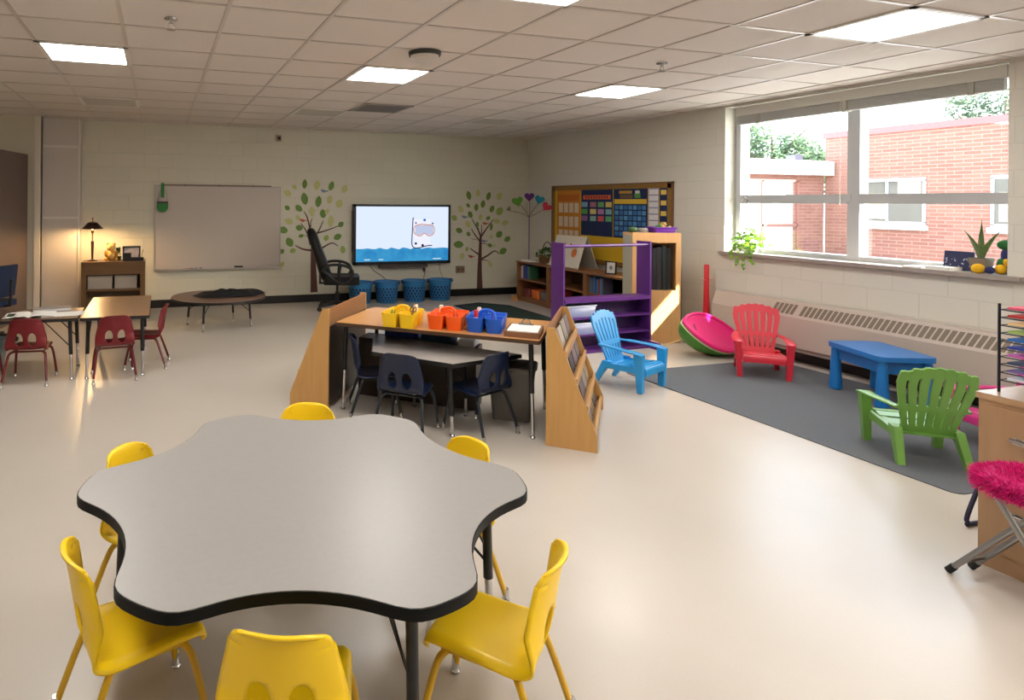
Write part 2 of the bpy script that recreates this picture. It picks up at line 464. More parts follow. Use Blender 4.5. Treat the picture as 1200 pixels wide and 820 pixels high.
# ------------------------------------------------------------------ outside
SKYT = mat('lawn', (150, 160, 96), rough=.9, rgb2=(120, 136, 80), nscale=1.5)
struct(MB().box(XO, 70, -40, 70, -.4, -.15).build('ground_outside', mat('pavement', (196, 192, 186), rough=.9, noise=.1), smooth=0))
struct(MB().box(XO - .02, 7.49, YF - 2, YB + 3, 2.95, 3.15).build('sun_block_eave', mat('eave_paint', (220, 214, 206), rough=.7), smooth=0))  # eave added out of view, its depth set to cap the sun patch
bk = bpy.data.materials.new('pink_brick'); bk.use_nodes = True
N = bk.node_tree.nodes; Lk = bk.node_tree.links; bb = N['Principled BSDF']; bb.inputs['Roughness'].default_value = .85
tc = N.new('ShaderNodeTexCoord'); sp = N.new('ShaderNodeSeparateXYZ'); cb = N.new('ShaderNodeCombineXYZ'); ad = N.new('ShaderNodeMath'); ad.operation = 'ADD'
Lk.new(tc.outputs['Object'], sp.inputs[0]); Lk.new(sp.outputs[0], ad.inputs[0]); Lk.new(sp.outputs[1], ad.inputs[1]); Lk.new(ad.outputs[0], cb.inputs['X']); Lk.new(sp.outputs[2], cb.inputs['Y'])
br = N.new('ShaderNodeTexBrick'); br.inputs['Scale'].default_value = 1; br.inputs['Brick Width'].default_value = .42; br.inputs['Row Height'].default_value = .11; br.inputs['Mortar Size'].default_value = .012
br.inputs['Color1'].default_value = lin((152, 104, 88)); br.inputs['Color2'].default_value = lin((138, 90, 76)); br.inputs['Mortar'].default_value = lin((156, 128, 116))
Lk.new(cb.outputs[0], br.inputs['Vector']); Lk.new(br.outputs['Color'], bb.inputs['Base Color'])
wf = mat('white_window_paint', (200, 200, 198), rough=.5)
dg = mat('dark_glass', (96, 96, 90), rough=.12)
bd = thing('brick_building', 'two storey high pink brick school wing seen through the window', 'building', (21.9, 4, -.15))
MB().box(0, 9, -14, 11.85, 0, 4.02).build('brick_wall', bk, bd, smooth=0)
MB().box(-.06, 9, -14.05, 11.9, 4.02, 4.22).build('coping', mat('coping_red', (160, 98, 96), rough=.6), bd, smooth=0)
def bwin(y0, y1, mids, parent, x=0.0):
    f = MB(); z0, z1 = 1.22, 2.52; s = .07
    f.box(-.05, .06, y0 - s, y1 + s, z0 - s, z0 + .03); f.box(-.05, .06, y0 - s, y1 + s, z1 - .03, z1 + s)
    for y in [y0 - s / 2, y1 + s / 2] + mids: f.box(-.05, .06, y - s / 2, y + s / 2, z0, z1)
    f.box(-.12, .02, y0 - .12, y1 + .12, z0 - .22, z0 - s)
    wfo = f.build('window', wf, parent, smooth=0)
    q = MB(); ys = [y0] + mids + [y1]
    for a, c in zip(ys, ys[1:]): q.box(-.02, .01, a, c, z0, z1)
    q.build('pane', dg, wfo, smooth=0)
    q = MB(); q.box(-.03, -.02, y0 + .05, y0 + .42 * (y1 - y0), z0 + .62, z1 - .05); q.box(-.03, -.02, y1 - .38 * (y1 - y0), y1 - .1, z0 + .1, z1 - .4)
    q.build('roller_shade', mat('shade_cloth', (190, 176, 150), rough=.8), wfo, smooth=0)
bwin(8.95, 10.54, [9.91], bd); bwin(5.6, 7.27, [6.5], bd); bwin(1.0, 2.6, [1.8], bd)
lb = thing('annex_building', 'low pale annex with a wide white roof fascia beyond the window', 'building', (15, 15.85, -.15))
MB().box(-7, 6.84, 0, 8, 0, 2.75).build('annex_wall', bk, lb, smooth=0)
MB().box(-7.3, 6.84, -.35, 8.4, 2.752, 3.22).build('fascia', mat('fascia_white', (236, 232, 226), rough=.6), lb, smooth=0)
q = MB()
for x in (-4.8, -2.2, .4, 3.0): q.box(x, x + 2.4, -.02, .05, .0, 2.5)
q.build('wall_panel', mat('annex_panel', (196, 186, 176), rough=.6), lb, smooth=0)
q = MB()
for x in (4.0, 5.55): q.box(x, x + .08, -.06, .02, .3, 2.55)
q.box(3.2, 5.6, -.06, .02, 2.5, 2.6); q.box(3.2, 5.6, -.06, .02, 1.02, 1.1)
q.build('panel_trim', mat('annex_trim', (150, 104, 92), rough=.6), lb, smooth=0)
MB().box(4.1, 4.45, -.05, .03, 1.5, 1.85).build('vent_box', mat('annex_vent', (120, 116, 110), rough=.6), lb, smooth=0)
MB().box(6.3, 6.65, .6, .95, 3.22, 3.5, .02).build('roof_vent', mat('roof_vent', (110, 104, 120), rough=.6), lb, smooth=0)
def tree(loc, hgt, rad, label, seed):
    rnd = random.Random(seed)
    t = thing('leafy_tree', label, 'tree', loc, group='trees beyond the buildings')
    q = MB(); q.tube(smooth_path([(0, 0, 0), (.05, .03, hgt * .3), (-.05, 0, hgt * .62)], 4), [.22 - .012 * i for i in range(9)], 8)
    for k in range(5):
        a = k * 1.256; q.tube(smooth_path([(0, 0, hgt * (.35 + .05 * k)), (cos(a) * rad * .35, sin(a) * rad * .35, hgt * (.5 + .05 * k)), (cos(a) * rad * .7, sin(a) * rad * .7, hgt * (.62 + .05 * k))], 3), [.09, .08, .07, .06, .05, .04, .03], 6)
    q.build('tree_trunk', mat('bark', (104, 88, 72), rough=.9), t)
    q = MB()
    cl = [(rnd.uniform(-1, 1), rnd.uniform(-1, 1), rnd.uniform(-.8, .9)) for _ in range(40)]
    cl = [c for c in cl if c[0] ** 2 + c[1] ** 2 + c[2] ** 2 < 1.05]
    for c in cl:
        for _ in range(190):
            d_ = Vector((rnd.gauss(0, 1), rnd.gauss(0, 1), rnd.gauss(0, 1))).normalized() * rnd.uniform(.12, .34) * rad
            p = Vector((c[0] * rad, c[1] * rad, hgt * .68 + c[2] * rad * .8)) + d_
            u = Vector((rnd.gauss(0, 1), rnd.gauss(0, 1), rnd.gauss(0, 1))).normalized(); v_ = u.orthogonal().normalized()
            s = rnd.uniform(.07, .15)
            q.poly([p - u * s, p + v_ * s * .55, p + u * s, p - v_ * s * .55], rnd.choice((0, 0, 1)))
    q.build('foliage', [mat('tree_leaf', (74, 98, 66), rough=.8), mat('tree_leaf_pale', (98, 122, 84), rough=.8)], t, smooth=0, recalc=False)
tree((32.8, 26.6, -.15), 7.2, 2.3, 'rounded green tree rising behind the low annex roof', 1)
tree((37.5, 28.0, -.15), 6.2, 1.9, 'paler smaller tree between the annex tree and the brick wing', 2)
tree((44.0, 22.5, -.15), 9.6, 2.6, 'faint green treetop above the brick wing roof edge', 3)

# ------------------------------------------------------------------ camera, sky, sun
cam = bpy.data.cameras.new('camera'); co = bpy.data.objects.new('camera', cam); COL.objects.link(co)
F_, YAW, CX, CY, ROLL = 735.34, .2967, 410.56, 237.56, -.0078
cam.sensor_width = 36; cam.lens = F_ / 1200 * 36
cam.shift_x = (600 - CX) / 1200; cam.shift_y = -(410 - CY) / 1200
co.matrix_world = Matrix.Translation((0, 0, 1.546)) @ Matrix.Rotation(-YAW, 4, 'Z') @ Matrix.Rotation(pi / 2, 4, 'X') @ Matrix.Rotation(-ROLL, 4, 'Z')
cam.clip_start = .05; cam.clip_end = 300
SC.camera = co
w_ = bpy.data.worlds.new('sky'); SC.world = w_; w_.use_nodes = True
nt = w_.node_tree; bg = nt.nodes['Background']
st = nt.nodes.new('ShaderNodeTexSky'); st.sky_type = 'NISHITA'; st.sun_disc = False; st.sun_elevation = radians(30); st.sun_rotation = radians(120); st.air_density = 1.0; st.dust_density = 4.0; st.altitude = 0
hz = nt.nodes.new('ShaderNodeMix'); hz.data_type = 'RGBA'; hz.inputs['Factor'].default_value = .55; hz.inputs['B'].default_value = (.82, .93, 1.08, 1)
mlt = nt.nodes.new('ShaderNodeVectorMath'); mlt.operation = 'SCALE'; mlt.inputs['Scale'].default_value = .12
nt.links.new(st.outputs[0], mlt.inputs[0]); nt.links.new(mlt.outputs[0], hz.inputs['A']); nt.links.new(hz.outputs['Result'], bg.inputs['Color'])
bg.inputs['Strength'].default_value = 4.6
sun = bpy.data.lights.new('sun', 'SUN'); sun.energy = 14; sun.angle = radians(.6); sun.color = (1, .95, .88)
so = bpy.data.objects.new('sun', sun); COL.objects.link(so)
so.rotation_euler = Vector((-1.0, 2.06, -1.2)).to_track_quat('-Z', 'Y').to_euler()
SC.view_settings.view_transform = 'Standard'; SC.view_settings.look = 'None'; SC.view_settings.gamma = 1; SC.view_settings.use_curve_mapping = False
SC.view_settings.exposure = 1.12
# ------------------------------------------------------------------ moulded school chairs
YEL = mat('yellow_plastic', (255, 212, 22), rough=.36, noise=.05); YELM = mat('yellow_tube', (214, 168, 30), rough=.35)
RED = mat('maroon_plastic', (116, 14, 26), rough=.4, noise=.08); REDM = mat('maroon_tube', (98, 14, 22), rough=.35)
NAVY = mat('navy_plastic', (16, 30, 60), rough=.42, noise=.1); NAVYM = mat('navy_tube', (24, 30, 42), rough=.35)

def chair_shell():
    # profile (y, z) from the front lip back, up the backrest; halfwidth
    prof = [(.165, .268, .118), (.168, .285, .130), (.150, .300, .140), (.09, .303, .146), (.02, .298, .150), (-.05, .294, .154), (-.10, .296, .158), (-.135, .312, .160), (-.152, .345, .160),
            (-.160, .385, .157), (-.167, .43, .148), (-.175, .48, .136), (-.184, .53, .124), (-.190, .556, .117), (-.195, .566, .106), (-.204, .566, .104)]
    pp = smooth_path([(p[2], p[0], p[1]) for p in prof], 5)
    nu = 28; rows = []
    nrow = len(pp)
    for i, p in enumerate(pp):
        hw, y, z = p
        row = []
        t = i / (nrow - 1)
        for j in range(nu + 1):
            u = -1 + 2 * j / nu
            x = hw * u
            back = min(1, max(0, (z - .32) / .08)); seat = 1 - back
            yy = y + back * .030 * (u * u) + back * .012 * (abs(u) ** 6)
            zz = z + seat * (.010 * u * u) - seat * .016 * max(0, abs(u) - .86) / .14
            if z > .53: zz -= .018 * u ** 4
            row.append(Vector((x, yy, zz)))
        rows.append(row)
    bm = bmesh.new()
    V = [[bm.verts.new(p) for p in r] for r in rows]
    def inhole(p):
        if p.y > -.12: return None
        for s in (-1, 1):
            dx = (p.x - s * .050) / .031; dz = (p.z - .388) / .056
            if dx * dx + dz * dz < 1: return s
        return None
    for i in range(nrow - 1):
        for j in range(nu):
            c = (rows[i][j] + rows[i + 1][j + 1] + rows[i][j + 1] + rows[i + 1][j]) / 4
            if inhole(c): continue
            bm.faces.new((V[i][j], V[i][j + 1], V[i + 1][j + 1], V[i + 1][j]))
    for v in bm.verts:                      # pull the ragged hole rims onto the ovals
        if v.is_boundary and v.co.y < -.12 and abs(v.co.x) < .10 and .325 < v.co.z < .455:
            s = 1 if v.co.x > 0 else -1
            dx = (v.co.x - s * .050) / .031; dz = (v.co.z - .388) / .056; r = hypot(dx, dz) or 1
            v.co.x = s * .050 + dx / r * .031; v.co.z = .388 + dz / r * .056
    for v in [v for v in bm.verts if not v.link_faces]: bm.verts.remove(v)
    bmesh.ops.recalc_face_normals(bm, faces=bm.faces[:])
    q = MB(); q.bm.free(); q.bm = bm
    return q

def make_chair(pl, tb, name, label, group):
    t = thing(name, label, 'chair', group=group)
    sh = chair_shell().build('moulded_shell', pl, t, smooth=1.2)
    md = sh.modifiers.new('thick', 'SOLIDIFY'); md.thickness = .009; md.offset = 0
    f = MB()
    f.tube(smooth_path([(-.118, .12, .278), (-.118, 0, .274), (-.118, -.10, .274)], 3), .0085, 8)
    f.tube(smooth_path([(.118, .12, .278), (.118, 0, .274), (.118, -.10, .274)], 3), .0085, 8)
    f.tube([(-.118, .10, .276), (.118, .10, .276)], .0085, 8)
    f.tube([(-.118, -.085, .274), (.118, -.085, .274)], .0085, 8)
    f.build('under_frame', tb, t)
    for s in (-1, 1):
        for pts in ([(s * .112, .10, .276), (s * .136, .118, .262), (s * .148, .132, .22), (s * .158, .15, .14), (s * .168, .172, .022)],
                    [(s * .112, -.085, .274), (s * .138, -.105, .260), (s * .148, -.125, .215), (s * .160, -.155, .13), (s * .172, -.192, .022)]):
            q = MB(); q.tube(smooth_path(pts, 4), .0105, 10); lg = q.build('leg', tb, t)
            e = pts[-1]; q = MB(); q.lathe([(.0, 0), (.015, .002), (.0165, .008), (.0125, .016), (.0118, .045), (.011, .05)], 14, Matrix.Translation((e[0], e[1], 0)))
            q.build('glide', CHROME, lg)
    return t

TC = Vector((.49, 2.10)); TZ = .59
def ychair(ang, r, label, turn=0.0, first=False, src=None):
    a = radians(ang); p = TC + Vector((cos(a), sin(a))) * r
    rz = face(-cos(a), -sin(a)) + radians(turn)
    if first:
        o = make_chair(YEL, YELM, 'school_chair', label, 'yellow chairs round the flower table'); o.location = (p.x, p.y, 0); o.rotation_euler = (0, 0, rz); return o
    return dup(src, label, (p.x, p.y, 0), rz)
yc = ychair(253.5, .545, 'yellow moulded chair seen from behind at the front notch of the flower table', -5, True)
ychair(315, .655, 'yellow moulded chair pulled out at an angle, its seat and legs mostly in the open', 0, src=yc)
ychair(195, .565, 'yellow moulded chair in the table notch on the door side, seen from its flank', 0, src=yc)
ychair(138, .640, 'yellow chair back peeping over the flower table towards the red chairs', 4, src=yc)
ychair(78, .715, 'yellow chair back peeping over the flower table towards the bookcase end panel', -10, src=yc)
ychair(17, .615, 'yellow chair back peeping over the flower table towards the navy chairs', -4, src=yc)

# ------------------------------------------------------------------ flower table
ft = thing('flower_table', 'big grey six-lobed activity table with a thick black edge', 'table', (TC.x, TC.y, 0))
def flower(scale=1.0, n=8):
    pts = []; R = .752; d0 = .607
    for k in range(6):
        c = radians(15 + 60 * k)
        A = c + radians(21.5); B = c + radians(60 - 21.5)
        # notch arc around angle c (from c-21.5 to c+21.5), circle through the corners and the deepest point
        px = R * cos(radians(21.5)); py = R * sin(radians(21.5))
        dx = px - d0; rad = (dx * dx + py * py) / (2 * dx); cx = d0 + rad
        a1 = atan2(py, px - cx)
        for j in range(1, 2 * n):
            a = -a1 - (2 * pi - 2 * a1) * j / (2 * n)       # from the lower corner through the deepest point (pi) to the upper
            x = cx + rad * cos(a); y = rad * sin(a)
            pts.append((x * cos(c) - y * sin(c), x * sin(c) + y * cos(c)))
        for j in range(n + 1):
            a = A + (B - A) * j / n; u = abs(2 * j / n - 1)
            rr = R - .012 * u ** 6
            pts.append((rr * cos(a), rr * sin(a)))
    # soften the corners
    for _ in range(2):
        q = []
        m = len(pts)
        for i in range(m):
            p, a, b = Vector(pts[i]), Vector(pts[i - 1]), Vector(pts[(i + 1) % m])
            q.append(tuple(p * .5 + (a + b) * .25))
        pts = q
    return pts
FP = flower()
lam = mat('grey_laminate', (160, 157, 154), rough=.33, rgb2=(153, 150, 147), nscale=60)
ins = [tuple(Vector(p) - Vector(p).normalized() * .004) for p in FP]
MB().prism(ins, TZ - .026, TZ, 0).build('tabletop', lam, ft, smooth=.5)
q = MB(); q.prism(FP, TZ - .031, TZ - .002, 0)
for f in [f for f in q.bm.faces]: pass
es = [e for e in q.bm.edges if len(e.link_faces) == 2 and e.calc_face_angle(0) > 1.2]
bmesh.ops.bevel(q.bm, geom=es, offset=.006, segments=2, profile=.5, affect='EDGES')
q.build('edge_band', mat('black_edge_vinyl', (8, 8, 8), rough=.55, spec=.2), ft, smooth=.9)
def table_leg(parent, x, y, ztop, mid, brace_to, matl=None, splay=.02, r=.0165):
    matl = matl or BLACK
    d = Vector((x, y)); d = d.normalized() * splay if d.length else d
    q = MB(); q.tube([(x, y, ztop), (x + d.x * (ztop - mid) / ztop, y + d.y * (ztop - mid) / ztop, mid)], r, 12)
    q.box(x - .04, x + .04, y - .04, y + .04, ztop - .004, ztop + .001)
    lg = q.build('leg', matl, parent)
    q = MB(); q.tube([(x + d.x * (ztop - mid - .02) / ztop, y + d.y * (ztop - mid - .02) / ztop, mid + .02), (x + d.x, y + d.y, .012)], r * .78, 12)
    q.lathe([(0, 0), (.017, .001), (.018, .012), (.012, .018)], 12, Matrix.Translation((x + d.x, y + d.y, 0)))
    q.build('leg_insert', CHROME, lg)
    if brace_to:
        q = MB(); q.tube([(x + d.x * .45, y + d.y * .45, ztop * .55), (brace_to[0], brace_to[1], ztop - .003)], .005, 6)
        q.build('brace', matl, lg)
    return lg
for a in (-77, -16, 163, 105):
    ra = radians(a); x, y = .62 * cos(ra), .62 * sin(ra)
    lg = table_leg(ft, x, y, TZ - .03, .26, (x * .66 , y * .66))
    q = MB(); q.tube([(x * .98 + .02 * sin(ra), y * .98 - .02 * cos(ra), TZ - .20), (x * .84 + .03 * sin(ra), y * .84 - .03 * cos(ra), TZ - .032)], .004, 6); q.build('brace', BLACK, lg)

# ------------------------------------------------------------------ red chairs and their two tables
rc = dup(yc, 'maroon chair with its back to view, at the wooden table lit by the lamp', (-.365, 5.885, 0), face(-.12, .99), swap={YEL: RED, YELM: REDM}, group='maroon chairs at the wooden tables')
dup(rc, 'maroon chair with its back to view, in front of the open papers', (-1.035, 5.925, 0), face(.08, .99))
dup(rc, 'maroon chair turned side-on at the short end of the lamp-lit wooden table', (-.10, 6.22, 0), face(-.99, .10))
dup(rc, 'maroon chair cut off by the picture edge, next to the chair at the papers', (-1.455, 5.92, 0), face(.04, .99))
RT = wood('walnut_laminate', (150, 112, 78), (128, 92, 62), axis=(1.2, 14, 14), rough=.3)
def rect_table(label, cx, cy, rz, L, W, z, top, group=None, edge=BLACK, mid=.22, name='school_table', brace=True):
    t = thing(name, label, 'table', (cx, cy, 0), rz, group)
    MB().prism(rounded(-L / 2 + .003, L / 2 - .003, -W / 2 + .003, W / 2 - .003, .02), z - .024, z, 0).build('tabletop', top, t)
    MB().prism(rounded(-L / 2, L / 2, -W / 2, W / 2, .022), z - .027, z - .002, .004).build('edge_band', edge, t)
    for sx in (-1, 1):
        for sy in (-1, 1):
            table_leg(t, sx * (L / 2 - .065), sy * (W / 2 - .065), z - .027, mid, (sx * (L / 2 - .27), sy * (W / 2 - .075)) if brace else None)
    return t
rect_table('small wooden table glowing under the lamp, set end-on between the red chairs', -.354, 6.43, pi / 2, 1.23, .575, .54, RT, 'walnut topped tables by the closet', BLACK)
rect_table('dark wooden table strewn with open papers, cut off at its far end', -1.285, 6.115, 0, 1.25, .575, .54, wood('walnut_laminate_dark', (112, 82, 58), (92, 66, 46), axis=(1.2, 14, 14), rough=.3), 'walnut topped tables by the closet')
# papers
t = thing('open_magazine', 'open white magazine with a green picture lying on the dark wooden table', 'magazine', (-1.06, 6.04, .5405), radians(4))
q = MB(); rows = []
for i in range(13):
    u = -1 + 2 * i / 12; rows.append([Vector((u * .20, v * .13, .004 + .012 * (1 - abs(u)) * (abs(u) ** .4) * 4 * .6)) for v in (-1, 1)])
q.sheet(rows, 0, .004); q.build('pages', WHITE, t)
MB().box(-.175, -.06, -.09, .05, .0085, .0175).build('green_picture', mat('print_green', (56, 84, 62), rough=.6, noise=.3, nscale=30), t)
t = tag(MB().prism([(-.17, -.12), (.16, -.10), (.18, .11), (-.15, .12)], 0, .003).build('loose_paper', WHITE), 'loose white sheet lying at the edge nearest the lamp-lit table', 'paper', loc=(-.80, 6.05, .5405), rz=.1)
t = thing('ring_binder', 'flat grey binder lying behind the open magazine', 'binder', (-.92, 6.27, .5405), radians(8))
q = MB(); q.box(-.16, .16, -.06, .06, 0, .004, .001); q.box(-.16, .16, -.06, .06, .026, .030, .001); q.box(-.16, -.155, -.06, .06, 0, .03, .001); q.build('cover', mat('binder_grey', (150, 144, 140), rough=.5), t)
MB().box(-.155, .155, -.055, .055, .005, .024).build('sheets', WHITE, t)
t = thing('storage_tote', 'pale blue-grey plastic tote standing under the dark wooden table', 'tote', (-1.52, 6.42, 0))
q = MB(); a, b_ = rounded(-.16, .16, -.11, .11, .03), rounded(-.19, .19, -.135, .135, .035)
n = len(a); va = [q.bm.verts.new((p[0], p[1], 0)) for p in a]; vb = [q.bm.verts.new((p[0], p[1], .27)) for p in b_]
q.bm.faces.new(va[::-1])
for i in range(n): q.bm.faces.new((va[i], va[(i + 1) % n], vb[(i + 1) % n], vb[i]))
o = q.build('body', mat('tote_plastic', (140, 152, 156), rough=.4), t); md = o.modifiers.new('t', 'SOLIDIFY'); md.thickness = .004
q = MB(); q.tube([(p[0], p[1], .27) for p in b_], .008, 6, closed=True); q.build('rim', mat('tote_plastic', (140, 152, 156)), t)

# ------------------------------------------------------------------ navy task chair at the frame edge
t = thing('task_chair', 'navy swivel chair standing by the open door leaf', 'chair', (-1.72, 7.62, 0), face(-.8, .5))
NV = mat('navy_fabric', (38, 54, 84), rough=.85, noise=.2, nscale=80)
rows = []
for i in range(9):
    v = i / 8
    rows.append([Vector((u * (.19 - .03 * v), -.16 - .07 * v + .03 * u * u, .50 + .34 * v)) for u in (-1, -.6, -.2, .2, .6, 1)])
o = MB().sheet(rows, 0, .035).build('backrest', NV, t, smooth=1.2)
o = MB().prism(rounded(-.2, .2, -.18, .2, .06), .40, .46, .02).build('seat', NV, t)
q = MB(); q.tube([(0, -.12, .40), (0, -.25, .42), (0, -.26, .7)], .016, 8); q.tube([(0, 0, .09), (0, 0, .40)], .024, 10); q.build('stem', BLACKP, t)
for k in range(5):
    a = 2 * pi * k / 5 + .3; q = MB(); q.bar((0, 0, .10), (cos(a) * .24, sin(a) * .24, .065), .04, .025, .006); b_ = q.build('base_leg', BLACKP, t)
    q = MB(); q.lathe([(0, -.012), (.026, -.012), (.028, 0), (.026, .012), (0, .012)], 14, Matrix.Translation((cos(a) * .24, sin(a) * .24, .028)) @ Matrix.Rotation(pi / 2, 4, 'X')); q.tube([(cos(a) * .24, sin(a) * .24, .03), (cos(a) * .24, sin(a) * .24, .07)], .008, 6)
    q.build('caster', BLACKP, b_)

# ------------------------------------------------------------------ low round table with a dark jacket
t = thing('round_table', 'low round brown table with black edge and folding legs under the whiteboard', 'table', (.73, 7.95, 0))
ci = [(.575 * cos(2 * pi * k / 48), .575 * sin(2 * pi * k / 48)) for k in range(48)]
z = .375
MB().prism([(x * .994, y * .994) for x, y in ci], z - .022, z, 0).build('tabletop', wood('brown_laminate', (126, 96, 74), (108, 80, 60), axis=(1.2, 12, 12), rough=.3), t)
MB().prism(ci, z - .028, z - .002, .005).build('edge_band', BLACK, t)
for a in (-122, -22, 58, 155):
    ra = radians(a); table_leg(t, .38 * cos(ra), .38 * sin(ra), z - .028, .10, (.2 * cos(ra), .2 * sin(ra)), splay=.03, r=.014)
MB().lathe([(.36, z - .045), (.375, z - .045), (.375, z - .028), (.36, z - .028)], 32).build('apron_ring', BLACK, t)
q = MB(); rows = []
rnd = random.Random(4)
ph = [rnd.uniform(0, 6) for _ in range(6)]
for i in range(15):
    r = i / 14; row = []
    for j in range(41):
        a = 2 * pi * j / 40
        R = (.40 + .05 * sin(2 * a + ph[0]) + .03 * sin(5 * a + ph[1])) * r
        hz_ = (.055 + .018 * sin(3 * a + ph[2]) * r + .012 * sin(7 * a + 9 * r + ph[3])) * (1 - r ** 5) + .004
        row.append(Vector((R * cos(a) * 1.0, R * sin(a) * .62, hz_)))
    rows.append(row)
q.sheet(rows)
tag(q.build('folded_jacket', mat('black_cloth', (16, 17, 22), rough=.9, noise=.3, nscale=30), smooth=1.5), 'crumpled black jacket lying on the low round table', 'jacket', loc=(.86, 7.98, .3755), rz=.1)
# ------------------------------------------------------------------ two book displays with a table between them
ANG = radians(-41.0)
E1 = Vector((cos(ANG), sin(ANG))); E2 = Vector((-sin(ANG), cos(ANG)))
def book_display(label, corner, flip, name='book_display', L=.93, D=.31, Hh=.755, skew=0.0):
    """local: x away from the upright back (at x=0) towards the sloping face, y along the length, origin at the front lower back corner"""
    t = thing(name, label, 'bookcase', (corner.x, corner.y, 0), ANG + skew, 'sloping maple book displays')
    s = -1 if flip else 1
    prof = [(0, 0), (D, 0), (D, .10), (.05, Hh), (0, Hh)]
    if flip: prof = [(-x, z) for x, z in prof][::-1]
    for y in (0.0, L - .022):
        M = Matrix.Translation((0, y + .022, 0)) @ Matrix.Rotation(pi / 2, 4, 'X')
        q = MB(); q.prism(prof, 0, .022, .004, M); q.build('side_panel', MAPLE, t)
    def xs(a, b): return (a, b) if not flip else (-b, -a)
    x0, x1 = xs(.0, .012)
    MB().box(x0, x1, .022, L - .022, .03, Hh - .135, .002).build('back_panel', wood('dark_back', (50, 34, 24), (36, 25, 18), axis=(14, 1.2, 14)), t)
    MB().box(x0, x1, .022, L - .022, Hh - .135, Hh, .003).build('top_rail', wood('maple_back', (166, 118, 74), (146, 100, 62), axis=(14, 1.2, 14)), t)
    slope = (D - .05) / (Hh - .10)
    for k in range(4):
        z = .05 + k * .165
        xf = D - slope * max(0, z + .0 - .10) - .01
        q = MB(); a, b_ = xs(.012, xf)
        q.box(a, b_, .022, L - .022, z, z + .014, .002); q.build('shelf', MAPLEX, t)
        q = MB(); a, b_ = xs(xf - .014, xf)
        q.box(a, b_, .022, L - .022, z, z + .06, .003); q.build('lip', MAPLEX, t)
    return t
A1 = Vector((1.215, 4.505)); A2 = Vector((2.387, 3.482))
bdl = book_display('sloping maple book display whose tall end panel faces the door side', A1, True, skew=radians(5))
bdr = book_display('sloping maple book display holding pale books that face the carpet', A2, False)
BC = [mat('book_cover_%d' % i, c, rough=.5, noise=.35, nscale=25) for i, c in enumerate(((196, 184, 168), (112, 104, 104), (160, 150, 138), (72, 66, 70), (170, 146, 116), (128, 108, 112)))]
words = ['pale cream', 'mid grey', 'light stone', 'dark slate', 'sand coloured', 'dusty mauve']
rows_ = ['bottom', 'second', 'third', 'top']
bk0 = None
D, Hh = .31, .755; slope = (D - .05) / (Hh - .10)
for k in range(4):
    for j in range(4):
        i = (k * 3 + j * 2 + (k + j) // 3) % 6
        q = MB(); w_b, h_b = .175 + .01 * (i % 3), .134 + .005 * ((i + k) % 3)
        q.box(0, .012, 0, w_b, 0, h_b, .002)
        z = .05 + k * .165 + .0225
        xf = D - slope * max(0, z - .0145 - .10) - .01 - .0145
        o = q.build('picture_book', BC[i])
        base = A2 + E1 * (xf - .036) + E2 * (.045 + j * .222)
        tag(o, '%s picture book, %s row of the sloping display, %s from its near end' % (words[i], rows_[k], ('first', 'second', 'third', 'last')[j]), 'book', 'picture books in the sloping display')
        tilt = atan2(slope, 1) * .75
        o.matrix_world = Matrix.Translation((base.x, base.y, z)) @ Matrix.Rotation(ANG, 4, 'Z') @ Matrix.Rotation(-tilt, 4, 'Y')
# maple table
mid = (A1 + A2) / 2 + E2 * (.40) + E1 * .0
MT = wood('maple_tabletop', (212, 158, 98), (196, 140, 82), axis=(1.2, 10, 10), rough=.28)
rect_table('long maple table holding the craft caddies between the two book displays', mid.x, mid.y, ANG, 1.47, .76, .66, MT, None, mat('brown_edge', (74, 48, 30), rough=.5), mid=.30, brace=False)
# grey trapezoid table pushed under it
gt = thing('trapezoid_table', 'grey trapezoid table with black edge pushed under the maple table', 'table', (1.645, 3.95, 0), radians(-49.5))
tz = .50
trap = [(-.31, 0), (.31, 0), (.60, .52), (-.60, .52)]
def shrink(p, s): c = Vector((0, .26)); return [tuple(c + (Vector(v) - c) * s) for v in p]
MB().prism(shrink(trap, .985), tz - .024, tz, 0).build('tabletop', mat('grey_laminate_warm', (176, 168, 162), rough=.33), gt)
MB().prism(trap, tz - .028, tz - .002, .006).build('edge_band', BLACK, gt)
for x, y in ((-.26, .06), (.26, .06), (.20, .46), (-.20, .46)): table_leg(gt, x, y, tz - .028, .14, (x * .5, .26))
# navy chairs
nc = dup(yc, 'navy chair with its back to view at the short side of the grey trapezoid table', (1.615, 3.94, 0), face(.66, .75), swap={YEL: NAVY, YELM: NAVYM}, group='navy chairs at the trapezoid table')
dup(nc, 'navy chair seen from its side beside the end panel of the book display', (1.55, 4.39, 0), face(.94, -.25))
dup(nc, 'navy chair angled in front of the grey waste bin', (2.10, 3.83, 0), face(-.35, .94))
# waste bin
t = thing('waste_bin', 'tall charcoal waste bin under the maple table end', 'bin', (2.47, 4.02, 0), ANG + .1)
q = MB(); a, b_ = rounded(-.13, .13, -.10, .10, .03), rounded(-.165, .165, -.135, .135, .04)
n = len(a)
rings = []
for z, f in ((.0, 0), (.34, .93), (.345, 1.0), (.38, 1.05)):
    rings.append([q.bm.verts.new((a[i][0] + (b_[i][0] - a[i][0]) * f, a[i][1] + (b_[i][1] - a[i][1]) * f, z)) for i in range(n)])
q.bm.faces.new(rings[0][::-1])
for A, B in zip(rings, rings[1:]):
    for i in range(n): q.bm.faces.new((A[i], A[(i + 1) % n], B[(i + 1) % n], B[i]))
o = q.build('bin_body', mat('bin_grey', (112, 108, 104), rough=.5), t); md = o.modifiers.new('t', 'SOLIDIFY'); md.thickness = .004
q = MB(); q.tube([(b_[i][0] * 1.04, b_[i][1] * 1.04, .382) for i in range(n)], .007, 6, closed=True); q.build('bin_rim', mat('bin_grey', (62, 60, 58)), t)
